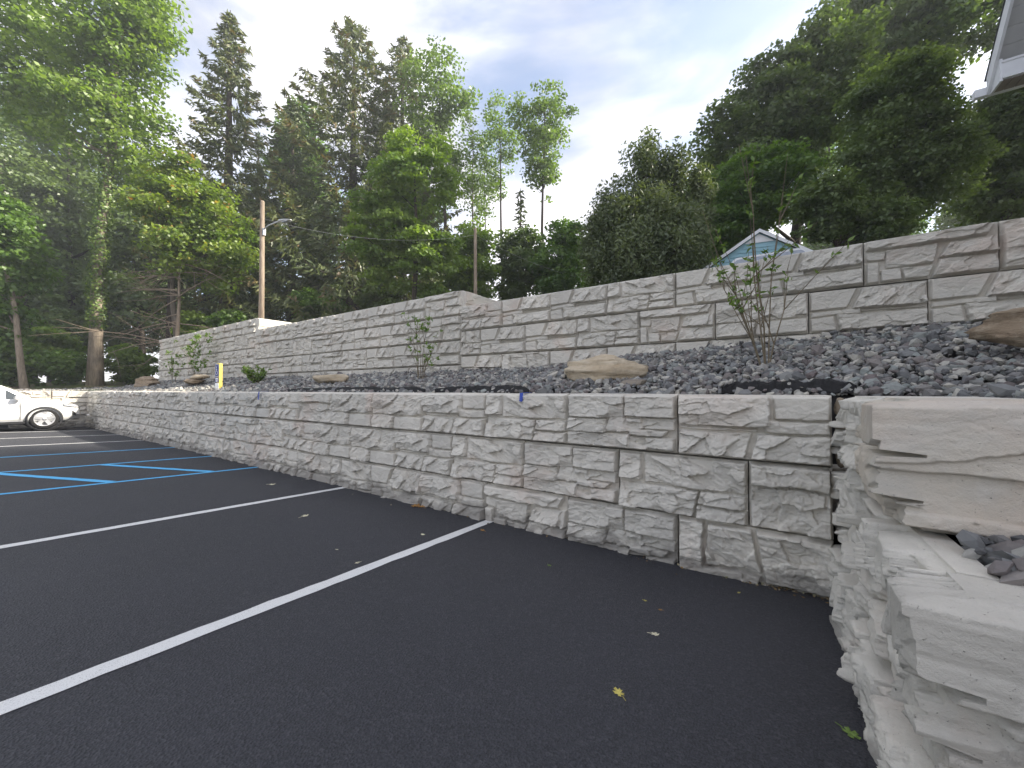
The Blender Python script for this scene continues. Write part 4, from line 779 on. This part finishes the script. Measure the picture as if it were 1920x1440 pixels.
# ------------------------------------------------------------------ white car
def make_car(loc, rz):
    car = empty('parked_car', loc, rz); tag(car, 'white SUV parked nose-in at the far left end of the lot', 'car')
    # local: +x forward, right side is -y
    xs = [-2.33, -2.28, -2.15, -1.9, -1.5, -1.1, -.6, -.1, .4, .75, .95, 1.2, 1.5, 1.75, 1.95, 2.1, 2.22, 2.30, 2.34]
    top = [.72, .90, 1.02, 1.05, 1.06, 1.05, 1.04, 1.03, 1.03, 1.05, 1.06, 1.05, 1.01, .97, .92, .86, .78, .70, .62]
    hw = [.70, .80, .87, .91, .935, .945, .945, .945, .945, .94, .94, .935, .93, .91, .87, .81, .72, .62, .52]
    V = []; n = 15
    for x, t, w in zip(xs, top, hw):
        b = .24 if abs(x) < 2.0 else .30; crown_ = .05 if x > .8 else .0
        prof = [(-w * .80, b), (-w * .96, b + .05), (-w * 1.0, b + .22), (-w * 1.0, t * .62), (-w * .985, t * .80), (-w * .955, t * .93), (-w * .86, t), (0, t + crown_)]
        prof = prof + [(-p, q) for p, q in prof[-2::-1]]
        V += [(x, p, q) for p, q in prof]
    F = [(i * n + k, i * n + (k + 1) % n, (i + 1) * n + (k + 1) % n, (i + 1) * n + k) for i in range(len(xs) - 1) for k in range(n)] + [tuple(range(n - 1, -1, -1)), tuple((len(xs) - 1) * n + k for k in range(n))]
    body = MB().add(V, F, True).build('body', M['car'], car)
    bm = bmesh.new(); bm.from_mesh(body.data); bmesh.ops.recalc_face_normals(bm, faces=bm.faces[:]); bm.to_mesh(body.data); bm.free()
    cut = MB()
    for x in (-1.43, 1.45):
        for s in (-1, 1): cut.lathe([(0, -.2), (.395, -.2), (.395, .2), (0, .2)], Matrix.Translation((x, s * .92, .36)) @ Matrix.Rotation(math.radians(90), 4, 'X'), 28)
    co = cut.build('cutter', M['plastic']); bm = bmesh.new(); bm.from_mesh(co.data); bmesh.ops.remove_doubles(bm, verts=bm.verts[:], dist=1e-5); bmesh.ops.recalc_face_normals(bm, faces=bm.faces[:]); bm.to_mesh(co.data); bm.free()
    md = body.modifiers.new('arches', 'BOOLEAN'); md.object = co; md.operation = 'DIFFERENCE'; md.solver = 'EXACT'
    bpy.context.view_layer.update(); dg = bpy.context.evaluated_depsgraph_get(); nm = bpy.data.meshes.new_from_object(body.evaluated_get(dg)); body.modifiers.clear()
    if len(nm.polygons) > 50: body.data = nm
    bpy.data.objects.remove(co)
    # greenhouse
    gx = [-2.05, -1.75, -1.2, -.5, .1, .55, .95, 1.2]; gt = [1.08, 1.42, 1.58, 1.63, 1.62, 1.52, 1.28, 1.07]; gw = [.62, .66, .68, .69, .69, .67, .66, .70]
    V = []
    for x, t, w in zip(gx, gt, gw):
        wb = .88
        V += [(x, -wb, 1.0), (x, -(w + (wb - w) * .08), t - .06), (x, -w * .9, t), (x, w * .9, t), (x, (w + (wb - w) * .08), t - .06), (x, wb, 1.0)]
    F = [(i * 6 + k, i * 6 + (k + 1) % 6, (i + 1) * 6 + (k + 1) % 6, (i + 1) * 6 + k) for i in range(7) for k in range(6)] + [tuple(range(5, -1, -1)), tuple(42 + k for k in range(6))]
    MB().add(V, F, False).build('roof', M['car'], car)
    for s in (-1, 1):
        def sp(x, z): 
            t = np.interp(x, gx, gt) - .06; w = np.interp(x, gx, gw); k = (z - 1.0) / max(.05, t - 1.0); return (x, s * (.88 + (w + (.88 - w) * .08 - .88) * k + .006), z)
        for xa, xb, ya, yb in ((.10, 1.02, .12, .66), (-.85, .04, -.85, .05), (-1.62, -.92, -1.5, -.92)):
            MB().add([sp(xa, 1.06), sp(xb, 1.06), sp(yb, min(1.50, np.interp(yb, gx, gt) - .10)), sp(ya, min(1.50, np.interp(ya, gx, gt) - .10))], [(0, 1, 2, 3) if s < 0 else (3, 2, 1, 0)]).build('side_window', M['glass'], car)
        MB().box((.86, s * 1.00, 1.10), (.16, .20, .13), rz=s * -.15, bev=.035).build('mirror', M['car'], car)
        hl = [(2.26, .55, .80), (2.18, .70, .84), (2.02, .815, .885), (1.86, .885, .90), (1.90, .893, .81), (2.05, .838, .775), (2.2, .735, .745), (2.285, .585, .72)]
        MB().add([(x + .012, s * (y + .014), z) for x, y, z in hl], [tuple(range(8)) if s > 0 else tuple(range(7, -1, -1))]).build('headlight', M['lens'], car)
        MB().add([(x + .012, s * (y + .012), z) for x, y, z in ((2.26, .58, .50), (2.18, .74, .55), (2.10, .80, .62), (2.10, .80, .47), (2.2, .71, .42), (2.28, .58, .42))], [tuple(range(6)) if s > 0 else tuple(range(5, -1, -1))]).build('air_intake', M['plastic'], car)
        for x in (.92, -.12, -1.02): MB().box((x, s * .9475, .66), (.012, .006, .62)).build('door_seam', M['plastic'], car)
        for x in (.10, -.88): MB().box((x, s * .957, .83), (.20, .03, .035), bev=.01).build('door_handle', M['car'], car)
        MB().box((0, s * .93, .27), (2.05, .05, .11), bev=.015).build('sill_trim', M['plastic'], car); MB().box((0, s * .955, .315), (1.95, .02, .025)).build('sill_strip', M['rim'], car)
        for x in (-1.43, 1.45):
            MB().lathe([(.375, -.02), (.43, -.02), (.43, .03), (.375, .03)], Matrix.Translation((x, s * .935, .36)) @ Matrix.Rotation(math.radians(90), 4, 'X'), 32).build('wheel_arch', M['plastic'], car)
            Mx = Matrix.Translation((x, s * .83, .355)) @ Matrix.Rotation(math.radians(90 * -s), 4, 'X')
            ty = MB().lathe([(.245, -.10), (.33, -.11), (.352, -.08), (.355, .06), (.33, .105), (.27, .115), (.245, .10)], Mx, 32).build('tyre', M['tyre'], car)
            r = MB().lathe([(.25, .10), (.245, .115), (.225, .105), (.22, .02), (.0, .0)], Mx, 32); r.lathe([(.06, .03), (.06, .095), (.0, .10)], Mx, 16)
            for q in range(5):
                R_ = Mx @ Matrix.Rotation(q * 1.2566 + .3, 4, 'Z')
                vv = [R_ @ Vector(p) for p in ((.03, -.045, .03), (.225, -.06, .05), (.225, .06, .05), (.03, .045, .03), (.03, -.045, .09), (.225, -.055, .105), (.225, .055, .105), (.03, .045, .09))]; r.add(vv, [(4, 5, 6, 7), (0, 1, 5, 4), (1, 2, 6, 5), (2, 3, 7, 6), (3, 0, 4, 7), (3, 2, 1, 0)])
            r.build('rim', M['rim'], ty)
    MB().add([(.62, -.60, 1.50), (.62, .60, 1.50), (1.15, .66, 1.12), (1.15, -.66, 1.12)], [(0, 3, 2, 1)]).build('windscreen', M['glass'], car).location = (.03, 0, .02)
    MB().box((2.33, 0, .62), (.03, .8, .20), bev=.01).build('grille', M['plastic'], car)
    MB().box((0, 0, .24), (3.9, 1.45, .10)).build('underbody', M['plastic'], car)
    return car
cy0 = -1.40 - 1.45; cz = lot_z(-22.4, cy0); car = make_car((-22.55, cy0, cz), math.radians(90)); car.rotation_euler[1] = 0

# ------------------------------------------------------------------ blue gabled house and a parked van roof beyond the wall
ap = at(1423, 430, 12.6); hs = empty('blue_house', (ap[0], ap[1], float(terrain(ap[0], ap[1])))); tag(hs, 'small blue clapboard house gable showing above the upper wall', 'house')
az = ap[2] - hs.location.z; hs.rotation_euler = (0, 0, math.radians(10)); half = 2.2; sl2 = .66; ez = az - half * sl2 - .12
MB().add([(-half + .25, 0, -.5), (half - .25, 0, -.5), (half - .25, 0, ez + .1), (0, 0, az - .10), (-half + .25, 0, ez + .1), (-half + .25, 6, -.5), (half - .25, 6, -.5), (half - .25, 6, ez + .1), (0, 6, az - .14), (-half + .25, 6, ez + .1)],
         [(0, 1, 2, 3, 4), (9, 8, 7, 6, 5), (1, 6, 7, 2), (5, 0, 4, 9)]).build('wall', M['siding_blue'], hs)
z = -.4
while z < az - .5:
    w = half - .25 if z < ez else max(0, (az - .3 - z) / sl2); 
    if w > .15: MB().add([(-w, -.022, z), (w, -.022, z), (w, -.004, z + .115), (-w, -.004, z + .115), (-w, -.001, z), (w, -.001, z)], [(0, 1, 2, 3), (4, 5, 1, 0)]).build('clapboard', M['siding_blue'], hs)
    z += .12
for s in (-1, 1):
    MB().add([(0, -.10, az), (s * half, -.10, az - half * sl2), (s * half, 6.3, az - half * sl2), (0, 6.3, az), (0, -.10, az - .10), (s * half, -.10, az - half * sl2 - .10), (s * half, 6.3, az - half * sl2 - .10), (0, 6.3, az - .10)],
             [(0, 1, 2, 3), (7, 6, 5, 4), (0, 4, 5, 1), (1, 5, 6, 2), (2, 6, 7, 3)]).build('roof_slope', M['shingle'], hs)
    MB().add([(0, -.13, az - .02), (s * half, -.13, az - half * sl2 - .02), (s * half, -.13, az - half * sl2 - .13), (0, -.13, az - .13), (0, -.102, az - .02), (s * half, -.102, az - half * sl2 - .02), (s * half, -.102, az - half * sl2 - .13), (0, -.102, az - .13)],
             [(0, 1, 2, 3), (7, 6, 5, 4), (0, 4, 5, 1), (3, 2, 6, 7), (1, 5, 6, 2)]).build('rake_board', M['trim'], hs)
MB().add([(-.42, -.03, az - .44), (.42, -.03, az - .44), (0, -.03, az - .16)], [(0, 1, 2)]).build('gable_panel', M['trim'], hs)

vt = at_y(1440, 476, 6.2); vg = float(terrain(vt[0], vt[1])); vn = empty('parked_van', (vt[0], 6.2, vg)); tag(vn, 'white-roofed van top peeking over the upper wall before the blue gable', 'van'); vh = vt[2] - vg
def rounded(w, h, r, y, k=6):
    pts = []
    for cx_, cz_, a0 in ((w / 2 - r, h - r, 0), (-w / 2 + r, h - r, 90)):
        for i in range(k + 1): a = math.radians(a0 + 90 * i / k); pts.append((cx_ + r * math.cos(a), y, cz_ + r * math.sin(a)))
    return pts + [(-w / 2, y, .35), (w / 2, y, .35)]
fr, bk = rounded(1.35, vh + .02, .14, 0), rounded(1.35, vh + .02, .14, 3.6); n = len(fr)
MB().add(fr + bk, [tuple(range(n)), tuple(range(2 * n - 1, n - 1, -1))] + [(i, i + n, (i + 1) % n + n, (i + 1) % n) for i in range(n)]).build('body', M['trim'], vn)
gl = [(p[0] * .93, -.006, (p[2] - .35) * .95 + .36) for p in rounded(1.35, vh, .12, 0)]; MB().add(gl, [tuple(range(n))]).build('rear_window', plain('pale_window', (.36, .40, .48), .2, .5), vn)
for sx in (-.5, .5):
    for yy in (.5, 3.0): MB().lathe([(.0, -.1), (.34, -.1), (.36, -.05), (.36, .05), (.34, .1), (0, .1)], Matrix.Translation((sx, yy, .36)) @ Matrix.Rotation(math.radians(90), 4, 'Y'), 20).build('wheel', M['tyre'], vn)

# ------------------------------------------------------------------ house with the roof eave at upper right
cn = at(1850, 178, 5.4); eb = empty('near_house', (cn[0], cn[1], 0)); tag(eb, 'pale house whose white-trimmed roof corner hangs at the upper right', 'house'); Z0 = cn[2]; al = math.radians(48); Lr = 5.0
dy, dz = -math.cos(al), math.sin(al)
def rk(x, t, n): return (x, dy * t + n * math.sin(al) * -1 * -1 * 0 + (-dz) * n * 0 + n * (-math.sin(al)) * -1 * 0 - n * 0 + (n * -dz * 0), Z0 + dz * t + n)    # along the rake, n straight up
# rake board at the left edge, roof deck, soffit panels
MB().add([rk(.0, 0, 0), rk(.03, 0, 0), rk(.03, Lr, 0), rk(0, Lr, 0), rk(0, 0, .24), rk(.03, 0, .24), rk(.03, Lr, .24), rk(0, Lr, .24)], [(0, 3, 2, 1), (4, 5, 6, 7), (0, 1, 5, 4), (0, 4, 7, 3), (1, 2, 6, 5), (2, 3, 7, 6)]).build('rake_board', M['trim'], eb)
MB().add([rk(-.012, -.05, .245), rk(8, -.05, .245), rk(8, Lr, .245), rk(-.012, Lr, .245), rk(-.012, -.05, .262), rk(8, -.05, .262), rk(8, Lr, .262), rk(-.012, Lr, .262)], [(0, 3, 2, 1), (4, 5, 6, 7), (0, 1, 5, 4), (0, 4, 7, 3), (1, 2, 6, 5), (2, 3, 7, 6)]).build('roof', M['shingle'], eb)
t0 = .30
for k in range(22):
    a = t0 + k * .2; b = a + .188
    MB().add([rk(.034, a, .055), rk(.75, a, .055), rk(.75, b, .055), rk(.034, b, .055), rk(.034, a, .07), rk(.75, a, .07), rk(.75, b, .07), rk(.034, b, .07)], [(0, 3, 2, 1), (4, 5, 6, 7), (0, 1, 5, 4), (0, 4, 7, 3), (1, 2, 6, 5), (2, 3, 7, 6)]).build('rake_soffit_panel', M['soffit'], eb)
# boxed eave return with its own soffit
MB().box((4.05, -.27, Z0 + .125), (8.0, .03, .22)).build('return_board', M['trim'], eb); MB().box((4.05, -.292, Z0 + .03), (8.0, .016, .035)).build('return_bead', M['trim'], eb); MB().box((4.05, -.289, Z0 + .24), (8.0, .02, .03)).build('return_bead', M['trim'], eb)
for k in range(40):
    MB().box((.045 + .1 * k + .055, -.125, Z0 + .008), (.092, .25, .012)).build('eave_soffit_panel', M['soffit_brown'], eb)
MB().box((.045, -.13, Z0 + .14), (.026, .30, .30)).build('return_end', M['trim'], eb)
MB().box((4.02, .018, Z0 + .09), (8.0, .025, .17)).build('fascia', M['trim'], eb)
MB().add([(-.10, .034, Z0 + .13), (8, .034, Z0 + .13), (8, .034, Z0 + .02), (-.10, .034, Z0 + .02), (-.10, .15, Z0 + .13), (8, .15, Z0 + .13), (8, .11, Z0 + .02), (-.10, .11, Z0 + .02)], [(0, 1, 2, 3), (7, 6, 5, 4), (3, 2, 6, 7), (0, 3, 7, 4), (1, 5, 6, 2)]).build('gutter', M['trim'], eb)
MB().add([(.72, -.30, -.5), (.72, -.30, Z0 + .2), (.72, -6.4, Z0 + .2), (.72, -6.4, -.5), (.72, -3.35, Z0 + 3.3), (8, -.30, -.5), (8, -.30, Z0 + .2), (8, -6.4, Z0 + .2), (8, -6.4, -.5), (8, -3.35, Z0 + 3.3)], [(0, 1, 4, 2, 3), (5, 8, 7, 9, 6), (0, 5, 6, 1), (3, 2, 7, 8)]).build('wall', M['soffit'], eb)

# ------------------------------------------------------------------ scattering volume added to stand in for lens glare
hb = MB().box((0, 190, 21.5), (900, 700, 48)).build('glare_veil', None); tag(hb, 'thin pale air volume added to imitate lens glare and lift the dark trees', 'glare_veil', kind='stuff')
hm = bpy.data.materials.new('thin_glare_veil'); hm.use_nodes = True; ht = hm.node_tree; ht.nodes.clear(); ho = ht.nodes.new('ShaderNodeOutputMaterial'); hv = ht.nodes.new('ShaderNodeVolumePrincipled')
hv.inputs['Color'].default_value = (.93, .95, 1, 1); hv.inputs['Density'].default_value = .0015; hv.inputs['Anisotropy'].default_value = .3; ht.links.new(hv.outputs[0], ho.inputs['Volume']); hb.data.materials.append(hm)
scene.cycles.volume_bounces = 1
